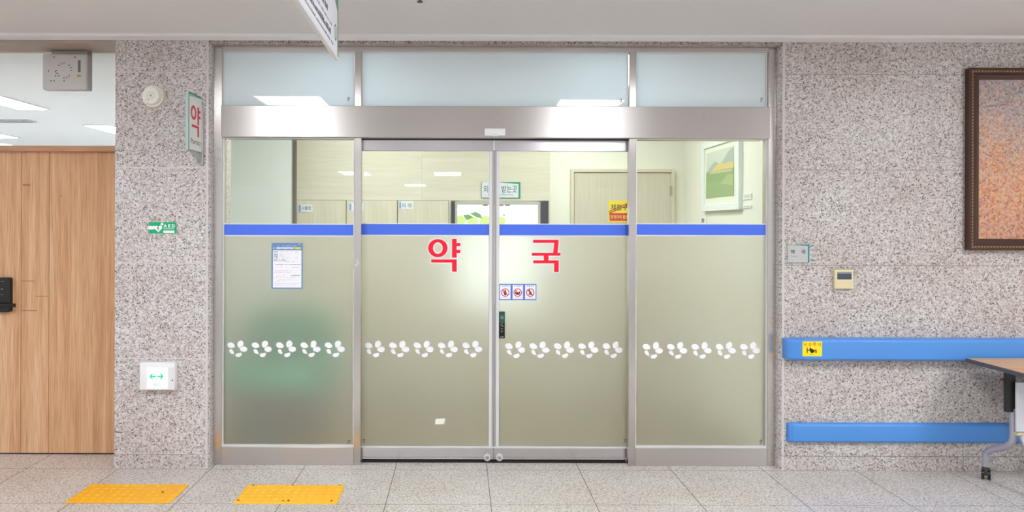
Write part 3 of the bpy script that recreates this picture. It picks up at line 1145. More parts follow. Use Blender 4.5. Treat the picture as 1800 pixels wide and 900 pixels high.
# dispensing window
w = sempty('window_7', ((WX0 + WX1) / 2, YB, WZ0), 'bright white dispensing window with a green apple print')
b = BM(); pbox(b, 793, 354.5, 799.5, 500, YB - 0.02, 0.05)
obj('side_post', b, mat('post_dark', (70, 66, 74), 0.3, metal=0.3), w)
b = BM(); pbox(b, 950.2, 354.5, 964, 500, YB - 0.02, 0.05)
obj('side_post', b, mat('post_dark'), w)
b = BM(); pbox(b, 799.5, 355.5, 950.2, 359.8, YB - 0.02, 0.05)
obj('top_rail', b, mat('rail_silver', (206, 202, 190), 0.3, metal=0.5), w)
b = BM(); pbox(b, 799.5, 359.8, 803.5, 500, YB - 0.01, 0.04)
pbox(b, 945.5, 359.8, 950.2, 500, YB - 0.01, 0.04)
obj('frame', b, mat('rail_silver'), w)
b = BM(); box(b, WX0, WX1, YB + 0.02, YB + 0.035, WZ0, WZ1)
obj('lit_pane', b, mat('lit_pane', (240, 246, 246), 0.4, emit=(232, 244, 255), es=0.8), w)
b = BM()
for px in (853, 880.5, 892):
    pbox(b, px - 4, 359.8, px + 4.5, 361.5, YB - 0.006, 0.02)
obj('latch', b, mat('latch_dark', (90, 86, 70), 0.5), w)
ya = YB + 0.017
t = thing('apple_print', (at(845, 385, ya)[0], ya, at(845, 405, ya)[1]), 'printed picture of green apples on the bright dispensing window', 'print')
b = BM(); pbox(b, 803.5, 370, 905, 405, ya, 0.002)
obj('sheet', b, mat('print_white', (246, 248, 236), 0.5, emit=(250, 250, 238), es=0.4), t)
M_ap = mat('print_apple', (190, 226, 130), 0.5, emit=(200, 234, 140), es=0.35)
for cx, cz, r in ((809, 388, 9.5), (831, 391, 10), (853.5, 390, 11), (880, 388.5, 8.5)):
    x, z = at(cx, cz, ya)
    b = BM(); disc(b, x, z, r * ya / F, ya - 0.0015, ya - 0.0002, 28, r * 0.93 * ya / F)
    obj('apple_shape', b, M_ap, t)
b = BM()
prism(b, [at(826, 375, ya), at(836, 372.5, ya), at(845, 377, ya), at(848, 384, ya), at(838, 382, ya)][::-1], ya - 0.003, ya - 0.0018)
prism(b, [at(814, 378, ya), at(824, 377, ya), at(832, 382, ya), at(820, 387, ya)][::-1], ya - 0.003, ya - 0.0018)
prism(b, [at(884, 377, ya), at(887, 377, ya), at(888, 379.5, ya), at(885, 379.5, ya)][::-1], ya - 0.003, ya - 0.0018)
obj('leaf_shape', b, mat('print_leaf', (128, 172, 118), 0.5), t)

# inner door
d = sempty('door_4', (at(1095, 400, YB)[0], YB, 0), 'pale beige inner door with a yellow restricted area sign')
x0, x1 = at(1009, 400, YB)[0], at(1180, 400, YB)[0]
zt = at(1095, 302.5, YB)[1]
b = BM(); box(b, x0, x1, YB + 0.015, YB + 0.05, 0.005, zt, 0.001, 1)
obj('leaf', b, wood('beige_door', (206, 197, 178), (211, 202, 184), (216, 207, 190), axis=2, stretch=14, soft=True), d)
fx0, fx1, fz = at(1003.5, 400, YB)[0], at(1186, 400, YB)[0], at(1095, 297, YB)[1]
M_ifr = mat('door_frame_beige', (214, 206, 182), 0.4)
b = BM()
box(b, fx0, x0, YB, YB + 0.05, 0, fz, 0.002, 1)
box(b, x1, fx1, YB, YB + 0.05, 0, fz, 0.002, 1)
box(b, x0, x1, YB, YB + 0.05, zt, fz, 0.002, 1)
obj('frame', b, M_ifr, d)
b = BM(); pbox(b, 1178.5, 327, 1182, 344, YB - 0.004, 0.02)
obj('hinge', b, mat('hinge_grey', (170, 164, 146), 0.4, metal=0.4), d)
b = BM(); pbox(b, 1007.8, 302, 1009.6, 420, YB + 0.004, 0.01); pbox(b, 1008, 301.4, 1180, 303, YB + 0.004, 0.01)
obj('shadow_gap', b, mat('gap_brown', (112, 96, 76), 0.8), d)
yy = YB + 0.010
t = thing('restricted_sign', (at(1088, 372, yy)[0], YB, at(1088, 391, yy)[1]), 'yellow and red restricted area sign on the beige inner door', 'sign')
b = BM(); pbox(b, 1069.5, 352.5, 1117, 390.8, yy, 0.004)
obj('yellow_plate', b, mat('sign_yellow', (240, 216, 44), 0.5), t)
b = BM(); pbox(b, 1071.5, 374.5, 1115, 388, yy - 0.0006, 0.0005)
obj('red_band', b, mat('sign_red', (208, 44, 60), 0.5), t)
b = BM(); pletter(b, '제한구역', 1073.5, 359, 1113, 370, yy - 0.001, 0.01)
obj('lettering', b, M_dark, t)
b = BM()
for o2 in (0, 3.2):
    prism(b, [at(1070.5, 371 + o2, yy), at(1116, 351.3 + o2, yy), at(1116, 352.9 + o2, yy), at(1070.5, 372.8 + o2, yy)][::-1], yy - 0.0016, yy - 0.0012)
obj('strike_line', b, mat('strike_red', (170, 46, 40), 0.5), t)
b = BM(); pletter(b, '관계자외 출입금지', 1073, 377.8, 1114, 384.6, yy - 0.001, 0.01)
obj('band_lettering', b, mat('sign_yellow'), t)

# framed landscape on the side wall
def sw(px, py, off=0.0):
    """a point of the side wall (off metres in front of it) under a pixel"""
    X = XS - off
    y = X * F / (px - PX)
    return y, at(px, py, y)[1]


yn_, yf_ = 5.49, 6.36
yf_ = (XS - 0.035) * F / (1233 - PX)
yn_ = (XS) * F / (1306 - PX)
z0 = at(1233, 372, yf_)[1]
z1 = at(1233, 253, yf_)[1]
t = thing('landscape_picture', (XS, (yn_ + yf_) / 2, z0), 'white framed landscape of mountains and green field on the inner side wall', 'picture')
b = BM()
e = 0.05
dpt = 0.035
for y0, y1, za, zb_ in ((yn_, yn_ + e, z0, z1), (yf_ - e, yf_, z0, z1), (yn_ + e, yf_ - e, z0, z0 + e), (yn_ + e, yf_ - e, z1 - e, z1)):
    box(b, XS - dpt, XS, y0, y1, za, zb_, 0.002, 1)
obj('frame', b, mat('frame_white', (236, 240, 236), 0.4), t)
b = BM(); box(b, XS - 0.02, XS, yn_ + e, yf_ - e, z0 + e, z1 - e)
obj('mat_board', b, mat('mat_board', (230, 232, 212), 0.7), t)
ya_, yb_ = yn_ + 0.13, yf_ - 0.085
za, zb_ = z0 + 0.11, z1 - 0.09


def side_poly(b, pts, off):
    vs = [b.verts.new((XS - off, yb_ + (ya_ - yb_) * u, za + (zb_ - za) * v)) for u, v in pts]
    f = b.faces.new(vs)
    r = bmesh.ops.extrude_face_region(b, geom=[f])
    for v in r['geom']:
        if isinstance(v, bmesh.types.BMVert):
            v.co.x += 0.0006
    bmesh.ops.recalc_face_normals(b, faces=b.faces)


for nm, col, pts, off in (
        ('sky_area', (206, 212, 196), [(0, 0.5), (1, 0.5), (1, 1), (0, 1)], 0.0215),
        ('mountain_area', (172, 184, 172), [(0, 0.55), (0.16, 0.68), (0.34, 0.78), (0.5, 0.7), (0.62, 0.74), (0.82, 0.92), (1, 0.98), (1, 0.5), (0, 0.5)], 0.0225),
        ('yellow_grove', (220, 196, 128), [(0.2, 0.56), (0.34, 0.66), (0.52, 0.72), (0.7, 0.68), (0.86, 0.7), (1, 0.66), (1, 0.55), (0.2, 0.55)], 0.0235),
        ('green_field', (150, 172, 118), [(0, 0), (1, 0), (1, 0.56), (0.6, 0.57), (0.3, 0.56), (0, 0.57)], 0.0245),
        ('village_line', (200, 190, 160), [(0.15, 0.52), (0.95, 0.50), (0.95, 0.545), (0.5, 0.555), (0.15, 0.55)], 0.0255),
        ('field_slope', (172, 186, 132), [(0.55, 0.28), (1, 0.2), (1, 0.42), (0.8, 0.44)], 0.0255)):
    b = BM(); side_poly(b, pts, off)
    obj(nm, b, mat(nm, col, 0.7), t)
for px0, px1, py0, py1, lab in ((1307, 1322, 337, 352, 'larger white caption card beside the framed landscape'),
                                (1307, 1322, 357.5, 367, 'smaller white caption card below the other caption card')):
    y1, za2 = sw(px0, py1)
    y0, zb2 = sw(px1, py0)
    t = thing('caption_card', (XS, (y0 + y1) / 2, za2), lab, 'card', 'caption cards beside the landscape')
    b = BM(); box(b, XS - 0.006, XS, y0, y1, za2 + 0.003, zb2 - 0.01)
    obj('card', b, mat('card_white', (236, 236, 226), 0.6), t)
    b = BM()
    n = 4 if py1 - py0 > 12 else 2
    for k in range(n):
        zz = za2 + 0.012 + (zb2 - za2 - 0.03) * (k + 0.5) / n
        box(b, XS - 0.0068, XS - 0.0061, y0 + 0.02, y1 - 0.02, zz, zz + 0.003)
    obj('print_lettering', b, mat('card_grey', (180, 184, 190), 0.6), t)
y1, za2 = sw(1235.5, 393.5)
y0, zb2 = sw(1243, 382)
t = thing('light_switch', (XS, (y0 + y1) / 2, za2), 'small white light switch below the framed landscape', 'switch')
b = BM(); box(b, XS - 0.01, XS, y0, y1, za2, zb2, 0.002, 1)
obj('plate', b, M_plast, t)
b = BM(); box(b, XS - 0.014, XS - 0.009, y0 + 0.05, y1 - 0.008, za2 + 0.012, zb2 - 0.008)
obj('rocker', b, mat('rocker_grey', (140, 142, 132), 0.5), t)
# teal armchair blurred behind the left pane
xc0 = at(496, 600, 5.5)[0]
M_chair = mat('teal_fabric', (18, 164, 134), 0.7)
t = thing('teal_armchair', (xc0, 5.55, 0), 'teal armchair blurred behind the left frosted pane', 'armchair')
b = BM(); box(b, xc0 - 0.33, xc0 + 0.33, 5.30, 5.80, 0.34, 0.50, 0.05, 4)
obj('seat', b, M_chair, t, True)
b = BM(); prism(b, rrect(xc0 - 0.36, xc0 + 0.36, 0.46, 0.97, 0.2, 8), 5.70, 5.84)
obj('backrest', b, M_chair, t, True)
for s in (-1, 1):
    b = BM(); box(b, xc0 + s * 0.36 - 0.045, xc0 + s * 0.36 + 0.045, 5.28, 5.80, 0.36, 0.66, 0.04, 4)
    obj('armrest', b, M_chair, t, True)
    for yy in (5.34, 5.76):
        b = BM(); cyl(b, (xc0 + s * 0.29, yy, 0), (xc0 + s * 0.29, yy, 0.36), 0.018, 12)
        obj('leg', b, mat('leg_grey', (70, 74, 72), 0.4, metal=0.4), t)
b = BM(); box(b, xc0 - 0.27, xc0 + 0.31, 5.36, 5.78, 0.03, 0.339, 0.01, 2)  # dark box added for the shade under the seat
obj('base', b, mat('under_seat_shade', (52, 54, 50), 0.6), t)

for x, y, lab in ((-0.8, 5.75, 'ceiling light inside the pharmacy over the lockers'), (1.0, 5.75, 'ceiling light inside the pharmacy over the inner door')):
    panel_light(x, y, 0.6, 1.2, PHARMACY_LIGHT, lab, 'ceiling lights inside the pharmacy')

# ------------------------------------------------------------------ lights of the hall (mirrored in the glass, with unseen fill panels added)
HL = [(-1.65, 2.33, 'ceiling light mirrored in the left transom pane'),
      (1.26, 2.18, 'ceiling light mirrored in the wide transom pane'),
      (-5.95, 2.3, 'hall ceiling light in front of the wooden door'),
      (4.15, 2.3, 'hall ceiling light above the table'),
      (-7.2, -1.2, 'added unseen ceiling light behind the camera at the left'),  # fill panel added where no glass mirrors it
      (5.4, -1.2, 'added unseen ceiling light behind the camera at the right'),  # its counterpart, added for light outside view and reflections
      (-0.33, -7.5, 'distant hall light mirrored in the left sliding door'),
      (-2.5, -7.5, 'distant hall light mirrored beside the left steel post'),
      (-1.4, -12.6, 'farthest hall light mirrored in the left sliding door')]
for x, y, lab in HL:
    panel_light(x, y, 0.62, 1.2, HALL_LIGHT, lab, 'ceiling panel lights of the hall')

# ------------------------------------------------------------------ things on the pillar
yb0 = YW - 0.05
cx, cz = at(271.5, 170.5, YW)
fx, fz_ = at(266, 169, yb0)
t = thing('fire_alarm', (cx, YW, cz - 0.07), 'round cream alarm sounder on the granite pillar', 'alarm')
b = BM(); cyl(b, (cx, YW, cz), (cx, YW - 0.028, cz), 0.074, 40, 0.070)
obj('base', b, mat('alarm_cream', (234, 228, 214), 0.4), t, True)
b = BM(); cyl(b, (cx, YW - 0.026, cz), (cx, YW - 0.06, cz), 0.062, 40, 0.054)
obj('cap', b, mat('alarm_white', (238, 235, 226), 0.4), t, True)
b = BM()
disc(b, cx, cz, 0.008, YW - 0.0612, YW - 0.059, 14)
for k in range(14):
    a = 2 * math.pi * k / 14
    disc(b, cx + 0.022 * math.cos(a), cz + 0.022 * math.sin(a), 0.0028, YW - 0.0608, YW - 0.059, 8)
for k in range(5):
    for j in range(2):
        disc(b, cx - 0.03 + k * 0.0055, cz - 0.026 - j * 0.007, 0.002, YW - 0.0608, YW - 0.059, 6)
obj('sound_holes', b, mat('hole_grey', (176, 172, 164), 0.6), t)


def flag_place(X, yfar):
    return lambda u, v, k: (X, u, v)


# projecting pharmacy sign
XF = -1.700
yn0, yn1 = 4.60, 4.83
XF = at(343, 215, 4.715)[0]
zb0 = at(331, 262.5, yn0)[1]
zt1_ = at(331, 160, yn0)[1]
t = thing('projecting_sign', (XF, YW, zb0), 'white projecting pharmacy sign with red character on the granite pillar', 'sign')
b = BM(); box(b, XF - 0.018, XF, yn0, yn1, zb0, zt1_)
obj('panel', b, mat('flag_grey', (176, 190, 190), 0.4), t)
b = BM()
pts = [(yn0 + 0.012, zb0 + 0.004), (yn1 - 0.002, zb0 + 0.004), (yn1 - 0.002, zt1_ - 0.012), (yn0 + 0.1, zt1_ - 0.022), (yn0 + 0.012, zt1_ - 0.026)]
xprism(b, pts, XF + 0.0002, XF + 0.002)
obj('white_face', b, mat('flag_white', (238, 240, 240), 0.4), t)
b = BM(); box(b, XF - 0.017, XF + 0.0015, yn0 + 0.0005, yn0 + 0.009, zb0 + 0.001, zt1_ - 0.001)
box(b, XF - 0.017, XF + 0.0015, yn0 + 0.009, yn1 - 0.01, zt1_ - 0.012, zt1_ - 0.001)
obj('green_edge', b, M_green, t)
hh = zt1_ - zb0
b = BM()
xf = XF + 0.0024
# the red character: ring, stroke with two ticks, hook
n = 32
yc, zc2 = yn0 + 0.082, zb0 + hh * 0.665
for i in range(n):
    a0, a1 = 2 * math.pi * i / n, 2 * math.pi * (i + 1) / n
    q = [b.verts.new((xf, yc + ra * math.cos(a), zc2 + rb * math.sin(a))) for a, ra, rb in ((a0, .050, .046), (a1, .050, .046), (a1, .026, .027), (a0, .026, .027))]
    b.faces.new(q)
for y0, y1, z0, z1 in ((0.150, 0.180, .475, .79), (0.180, 0.206, .69, .735), (0.180, 0.206, .59, .635), (0.050, 0.180, .41, .455), (0.150, 0.180, .26, .41)):
    vs = [b.verts.new((xf, yn0 + y, zb0 + hh * z)) for y, z in ((y0, z0), (y1, z0), (y1, z1), (y0, z1))]
    b.faces.new(vs)
obj('character', b, mat('flag_red', (226, 24, 60), 0.4), t)
b = BM(); lettering(b, 'Pharmacy', yn0 + 0.034, yn1 - 0.020, zb0 + hh * 0.09, zb0 + hh * 0.21, lambda u, v, k: (xf, u, v), 0.0)
obj('lettering', b, M_dark, t)
zz0 = at(356, 290, YW)[1]
b = BM(); box(b, XF - 0.022, XF + 0.012, YW - 0.024, YW, zz0, at(356, 196, YW)[1], 0.002, 1)
obj('wall_bracket', b, mat('bracket_silver', (190, 190, 190), 0.3, metal=0.8), t)
b = BM(); xprism(b, [(yn0 + 0.05, zb0 - 0.001), (YW - 0.02, zb0 - 0.001), (YW - 0.02, zz0 + 0.01), (YW - 0.03, zz0 + 0.01)], XF - 0.013, XF - 0.005)
obj('brace', b, mat('bracket_silver'), t)

# AED sticker
ys = YW - 0.001
t = thing('aed_sticker', (at(286, 401, ys)[0], YW, at(286, 411, ys)[1]), 'green AED direction sticker with white arrow on the granite pillar', 'sticker')
b = BM(); pbox(b, 261.5, 390.5, 310.4, 410.6, ys, 0.001)
obj('green_sheet', b, mat('aed_green', (8, 176, 116), 0.5), t)
b = BM()
yy = ys - 0.0005
prism(b, [at(259, 400.3, yy), at(263, 397, yy), at(272.5, 397.2, yy), at(272.5, 403, yy), at(263, 403.6, yy)][::-1], yy, yy + 0.0004)
hp = []
for k in range(30):
    a = 2 * math.pi * k / 30
    hx = 16 * math.sin(a) ** 3
    hy = 13 * math.cos(a) - 5 * math.cos(2 * a) - 2 * math.cos(3 * a) - math.cos(4 * a)
    hp.append(at(278.3 + hx * 0.42, 401.6 - hy * 0.42, yy))
prism(b, hp, yy - 0.0003, yy + 0.0004)
pbox(b, 283.6, 391.6, 285.8, 396.6, yy, 0.0004)
pbox(b, 282.2, 393, 287.2, 395.2, yy - 0.0001, 0.0004)
pbox(b, 287.3, 401.0, 306.5, 401.7, yy, 0.0004)
pbox(b, 287.3, 404.1, 306.5, 404.7, yy, 0.0004)
pbox(b, 287.3, 406, 306.8, 409.6, yy, 0.0004)
obj('white_shapes', b, M_white, t)
b = BM(); pletter(b, 'A E D', 287.5, 394.2, 307.5, 399.8, yy - 0.0001, 0.03)
obj('lettering', b, M_white, t)
b = BM()
prism(b, [at(277.6, 398.5, yy), at(279.4, 398.5, yy), at(277.8, 401.3, yy), at(280, 401.3, yy), at(277.6, 406.4, yy), at(278.2, 402.6, yy), at(275.9, 402.6, yy)][::-1], yy - 0.0008, yy - 0.0004)
obj('lightning_bolt', b, mat('bolt_grey', (90, 96, 108), 0.6), t)

# guidance lamp
yb0 = YW - 0.055
x0, x1, z0, z1 = rect(248, 636, 309.5, 684.5, YW - 0.03)
t = thing('exit_guidance_lamp', ((x0 + x1) / 2, YW, z0), 'white lit exit guidance lamp with two green arrows on the pillar', 'exit lamp')
b = BM(); box(b, x0, x1, yb0, YW, z0, z1, 0.006, 3)
obj('housing', b, M_plast, t, True)
b = BM(); pbox(b, 258.2, 646.5, 293.6, 683, yb0 - 0.002, 0.006, 0.001)
scr = obj('lit_screen', b, mat('lamp_screen', (250, 250, 255), 0.3, emit=(250, 252, 255), es=0.8), t)
yy = yb0 - 0.003
b = BM()
for s, cx0 in ((-1, 268.0), (1, 282.0)):
    tip = cx0 + s * 5.6
    for p in ([(tip, 661.7), (tip - s * 4.2, 656.2), (tip - s * 7.4, 656.2), (tip - s * 3.4, 661.7)],
              [(tip, 661.7), (tip - s * 3.4, 661.7), (tip - s * 7.4, 667.2), (tip - s * 4.2, 667.2)],
              [(tip - s * 2.4, 660.2), (tip - s * 11.4, 660.2), (tip - s * 11.4, 663.2), (tip - s * 2.4, 663.2)]):
        prism(b, [at(u, v, yy) for u, v in p], yy, yy + 0.0006)
obj('arrow', b, mat('arrow_green', (70, 200, 140), 0.5, emit=(60, 220, 150), es=0.28), scr)
b = BM()
for p in ((271.0, 672.4, 272.2, 679.2), (277.0, 672.4, 278.2, 679.2), (274.0, 673.2, 275.3, 674.6), (273.6, 675, 275.6, 677), (273.2, 677, 274.2, 679.2), (275.2, 677, 276.2, 679.2)):
    pbox(b, *p, yy, 0.0006)
obj('door_pictogram', b, mat('arrow_green'), scr)
b = BM()
cx, cz = at(303, 668.5, yb0)
disc(b, cx, cz, 0.0045, yb0 - 0.0015, yb0 + 0.001, 12)
obj('indicator', b, mat('dot_dark', (70, 62, 58), 0.5), t)
b = BM(); pbox(b, 296.5, 646, 305.5, 681, yb0 - 0.0012, 0.002, 0.0008)
obj('side_panel', b, mat('panel_grey', (228, 228, 232), 0.4), t)

# ------------------------------------------------------------------ things on the right wall
yy = YW - 0.008
t = thing('door_plaque', (at(1404, 446, yy)[0], YW, at(1404, 462, yy)[1]), 'small grey and teal pharmacy name plaque on the granite wall by the entrance', 'plaque')
b = BM(); pbox(b, 1386, 430, 1422.8, 461.8, yy, 0.008)
obj('teal_backing', b, M_teal, t)
b = BM()
prism(b, [at(1384.8, 430.2, yy), at(1390, 430.2, yy), at(1419.6, 432.6, yy), at(1419.6, 461.4, yy), at(1384.8, 461.4, yy)][::-1], yy - 0.003, yy - 0.0002)
obj('grey_face', b, mat('plaque_grey', (190, 191, 190), 0.4), t)
b = BM()
pletter(b, '약', 1389.6, 439, 1397.4, 446.4, yy - 0.0034, 0.02)
pletter(b, '국', 1408, 439, 1416, 446.6, yy - 0.0034, 0.02)
obj('lettering', b, M_dark, t)
b = BM(); pletter(b, 'Pharmacy', 1390.5, 449, 1401.5, 452, yy - 0.0034, 0.0)
obj('small_lettering', b, mat('plaque_ink', (110, 112, 116), 0.6), t)

yy = YW - 0.025
M_ivory = mat('ivory_plastic', (228, 218, 172), 0.45)
x0, x1, z0, z1 = rect(1467.4, 474, 1501, 508, yy)
t = thing('thermostat', ((x0 + x1) / 2, YW, z0), 'cream thermostat with small dark screen on the granite wall', 'thermostat')
b = BM(); box(b, x0, x1, yy, YW, z0, z1, 0.006, 3)
obj('housing', b, M_ivory, t, True)
b = BM(); pbox(b, 1471.8, 478, 1497, 491.2, yy - 0.001, 0.002)
scr = obj('screen', b, mat('screen_grey', (70, 82, 96), 0.2), t)
b = BM(); pbox(b, 1472.2, 478.2, 1496.8, 481, yy - 0.0016, 0.001)
obj('screen_rim', b, mat('screen_rim', (138, 142, 140), 0.4), scr)
b = BM(); pbox(b, 1471, 494, 1498.5, 506, yy - 0.001, 0.002, 0.0008)
obj('cover_flap', b, mat('ivory_flap', (226, 212, 172), 0.45), t)


def bumper(py0, py1, px0, cap, label, proj, xend):
    yf = YW - proj
    zt_, zb_ = at(1560, py0, yf + proj * 0.25)[1], at(1560, py1, yf + proj * 0.25)[1]
    x0 = at(px0, (py0 + py1) / 2, yf + 0.02)[0]
    r = 0.022
    prof = []
    for cy, cz, a0 in ((yf + r, zt_ - r, 90), (yf + r, zb_ + r, 180)):
        for k in range(7):
            a = math.radians(a0 + 90 * k / 6)
            prof.append((cy + r * math.cos(a), cz + r * math.sin(a)))
    prof = [(YW, zt_)] + prof + [(YW, zb_)]
    xe = x0 + cap
    t = thing('bumper_rail', ((x0 + xend) / 2, YW, zb_), label, 'bumper rail', 'blue bumper rails on the right wall')
    b = BM(); xprism(b, prof, xe + 0.001, xend)
    body = obj('rail', b, mat('rail_blue', (84, 148, 222), 0.35), t, True)
    # rounded end cap: the same profile shrinking towards the wall
    b = BM()
    rings = []
    N = 7
    mid = (zt_ + zb_) / 2
    for k in range(N):
        a = math.pi / 2 * k / (N - 1)
        xx = xe - cap * 0.0 - (cap) * math.sin(a) if k else xe
        fy_ = 1 - 0.55 * (1 - math.cos(a))
        fz2 = 1 - 0.10 * (1 - math.cos(a))
        rings.append([b.verts.new((xx, YW - (YW - y) * fy_, mid + (z - mid) * fz2)) for y, z in prof])
    for A, B in zip(rings, rings[1:]):
        for i in range(len(prof)):
            j = (i + 1) % len(prof)
            b.faces.new((A[i], A[j], B[j], B[i]))
    b.faces.new(rings[-1])
    b.faces.new(rings[0][::-1])
    bmesh.ops.recalc_face_normals(b, faces=b.faces)
    obj('end_cap', b, mat('cap_blue', (80, 142, 218), 0.3), t, True)
    return yf


yu = bumper(595.5, 634, 1382.5, 0.10, 'upper blue handrail bumper with a yellow sticker at its end', 0.085, 6.3)
bumper(744.5, 779, 1384, 0.03, 'lower blue bumper rail near the floor', 0.035, 6.3)
yy = yu - 0.0008
t = thing('fall_warning_sticker', (at(1428, 613, yy)[0], yu, at(1428, 627, yy)[1]), 'yellow fall warning sticker on the end of the upper blue handrail', 'sticker')
b = BM(); pbox(b, 1410.8, 600.2, 1445, 626.2, yy, 0.0009)
obj('yellow_sheet', b, mat('fall_yellow', (250, 226, 30), 0.5), t)
b = BM()
for k, ch in enumerate('낙상주의'):
    pletter(b, ch, 1412.6 + 8.1 * k, 602.2, 1418.6 + 8.1 * k, 608.6, yy - 0.0006, 0.015)
obj('lettering', b, mat('fall_red', (226, 70, 40), 0.5), t)
b = BM()
y2 = yy - 0.0006
pbox(b, 1418.2, 611, 1419.6, 620.6, y2, 0.0004)
pbox(b, 1418.2, 615, 1427, 616.3, y2, 0.0004)
pbox(b, 1433.5, 614.8, 1435.4, 620.6, y2, 0.0004)
pbox(b, 1431, 614.8, 1435.4, 616, y2, 0.0004)
prism(b, [at(1423, 613, y2), at(1428, 613.2, y2), at(1432.4, 617, y2), at(1430, 620, y2), at(1426, 620.6, y2), at(1424, 618, y2)][::-1], y2 - 0.0002, y2 + 0.0002)
x, z = at(1424.4, 612.6, y2)
disc(b, x, z, 0.005, y2 - 0.0002, y2 + 0.0002, 10)
scribble(b, 1423, 1431.5, 623.4, 0.9, y2, rng, 0.1, 1.5)
obj('pictogram', b, mat('fall_ink', (40, 20, 16), 0.6), t)

# framed painting (plain stand-in: mottled colour only)
yf = YW - 0.05
x0, _ = at(1705, 280, yf)
x1 = x0 + 0.98
z1_, z0_ = at(1760, 119, yf)[1], at(1760, 440, yf)[1]
M_mah = mat('mahogany', (66, 34, 28), 0.3, coat=0.3)
M_gold = mat('aged_gold', (164, 136, 92), 0.4, metal=0.5)
t = thing('framed_painting', ((x0 + x1) / 2, YW, z0_), 'large painting in a carved dark brown frame on the granite wall', 'painting')


def frame_ring(b, x0, x1, z0, z1, w, ya, yb):
    """a mitred moulding: outer edge at depth ya, inner edge at depth yb"""
    A = [(x0, ya, z0), (x1, ya, z0), (x1, ya, z1), (x0, ya, z1)]
    B = [(x0 + w, yb, z0 + w), (x1 - w, yb, z0 + w), (x1 - w, yb, z1 - w), (x0 + w, yb, z1 - w)]
    A2 = [(x, YW, z) for x, y, z in A]
    B2 = [(x, YW, z) for x, y, z in B]
    V = [[b.verts.new(p) for p in L] for L in (A2, A, B, B2)]
    for P, Q in zip(V, V[1:]):
        for i in range(4):
            j = (i + 1) % 4
            b.faces.new((P[i], P[j], Q[j], Q[i]))
    bmesh.ops.recalc_face_normals(b, faces=b.faces)


b = BM()
frame_ring(b, x0, x1, z0_, z1_, 0.012, yf + 0.004, yf)
frame_ring(b, x0 + 0.030, x1 - 0.030, z0_ + 0.030, z1_ - 0.030, 0.016, yf + 0.008, yf + 0.002)
frame_ring(b, x0 + 0.046, x1 - 0.046, z0_ + 0.046, z1_ - 0.046, 0.020, yf + 0.012, yf + 0.02)
frm = obj('frame', b, M_mah, t)
b = BM()
frame_ring(b, x0 + 0.012, x1 - 0.012, z0_ + 0.012, z1_ - 0.012, 0.018, yf + 0.007, yf + 0.009)
frame_ring(b, x0 + 0.066, x1 - 0.066, z0_ + 0.066, z1_ - 0.066, 0.008, yf + 0.018, yf + 0.024)
obj('gold_band', b, mat('gold_dark', (92, 70, 48), 0.4, metal=0.4), t)
b = BM()
e = 0.021
step = 0.0205


def leaf_bead(b, x, z, along_x):
    s = bmesh.ops.create_icosphere(b, subdivisions=1, radius=1.0)['verts']
    a = math.radians(35)
    for v in s:
        u, w_, d_ = v.co.x * 0.0100, v.co.z * 0.0052, v.co.y * 0.005
        p, q = u * math.cos(a) - w_ * math.sin(a), u * math.sin(a) + w_ * math.cos(a)
        if not along_x:
            p, q = q, p
        v.co = Vector((x + p, yf + 0.007 + d_, z + q))


zz = z0_ + e
while zz < z1_ - e:
    leaf_bead(b, x0 + e, zz, False)
    leaf_bead(b, x1 - e, zz, False)
    zz += step
xx = x0 + e
while xx < x1 - e:
    leaf_bead(b, xx, z0_ + e, True)
    leaf_bead(b, xx, z1_ - e, True)
    xx += step
obj('carved_leaf_beading', b, M_gold, t, True)
m = mat('painting_mottle', (190, 140, 100), 0.55)
n = NT(m)
co = n.coord()
xyz = n.sep(co)
hgt = (z1_ - z0_)
v = n.math('DIVIDE', xyz[2], hgt)
n1 = n.new('ShaderNodeTexNoise'); n1.inputs['Scale'].default_value = 9.0; n1.inputs['Detail'].default_value = 5.0
n.link(n.scaled(co, (1.0, 1.0, 0.55)), n1.inputs['Vector'])
vv = n.math('ADD', v, n.math('MULTIPLY', n.math('SUBTRACT', n1.outputs[0], 0.5), 0.55))
base = n.ramp(vv, [(0.12, (176, 104, 78)), (0.32, (206, 134, 84)), (0.5, (196, 140, 104)), (0.66, (176, 152, 142)), (0.8, (138, 144, 158)), (0.95, (118, 126, 142))])
vor = n.new('ShaderNodeTexVoronoi'); vor.inputs['Scale'].default_value = 95.0
n.link(co, vor.inputs['Vector'])
sp = n.sep(vor.outputs['Color'])
dab = n.ramp(sp[0], [(0.0, (96, 80, 84)), (0.25, (200, 154, 112)), (0.5, (240, 206, 156)), (0.75, (176, 176, 188)), (1.0, (222, 124, 92))])
n.link(n.mix(0.5, base, dab), n.p.inputs['Base Color'])
b = BM(); box(b, x0 + 0.07, x1 - 0.07, yf + 0.024, YW, z0_ + 0.07, z1_ - 0.07)
obj('canvas', b, m, t)

# ------------------------------------------------------------------ table at the right edge
ZTB = 0.757
yt1 = 4.735
xt0 = at(1697, 628.5, yt1)[0]
t = thing('folding_table', (xt0 + 0.75, 4.45, 0), 'folding training table with beige wood top on casters at the right', 'table')
b = BM(); box(b, xt0, xt0 + 1.6, yt1 - 0.55, yt1, ZTB - 0.026, ZTB - 0.002)
obj('edge_band', b, mat('table_edge', (84, 84, 92), 0.5), t)
b = BM(); box(b, xt0 + 0.004, xt0 + 1.596, yt1 - 0.546, yt1 - 0.004, ZTB - 0.003, ZTB)
obj('tabletop', b, wood('table_beech', (214, 172, 128), (222, 182, 138), (228, 190, 148), axis=0, stretch=14), t)
M_leg = mat('leg_silver', (176, 176, 186), 0.35, metal=0.35)


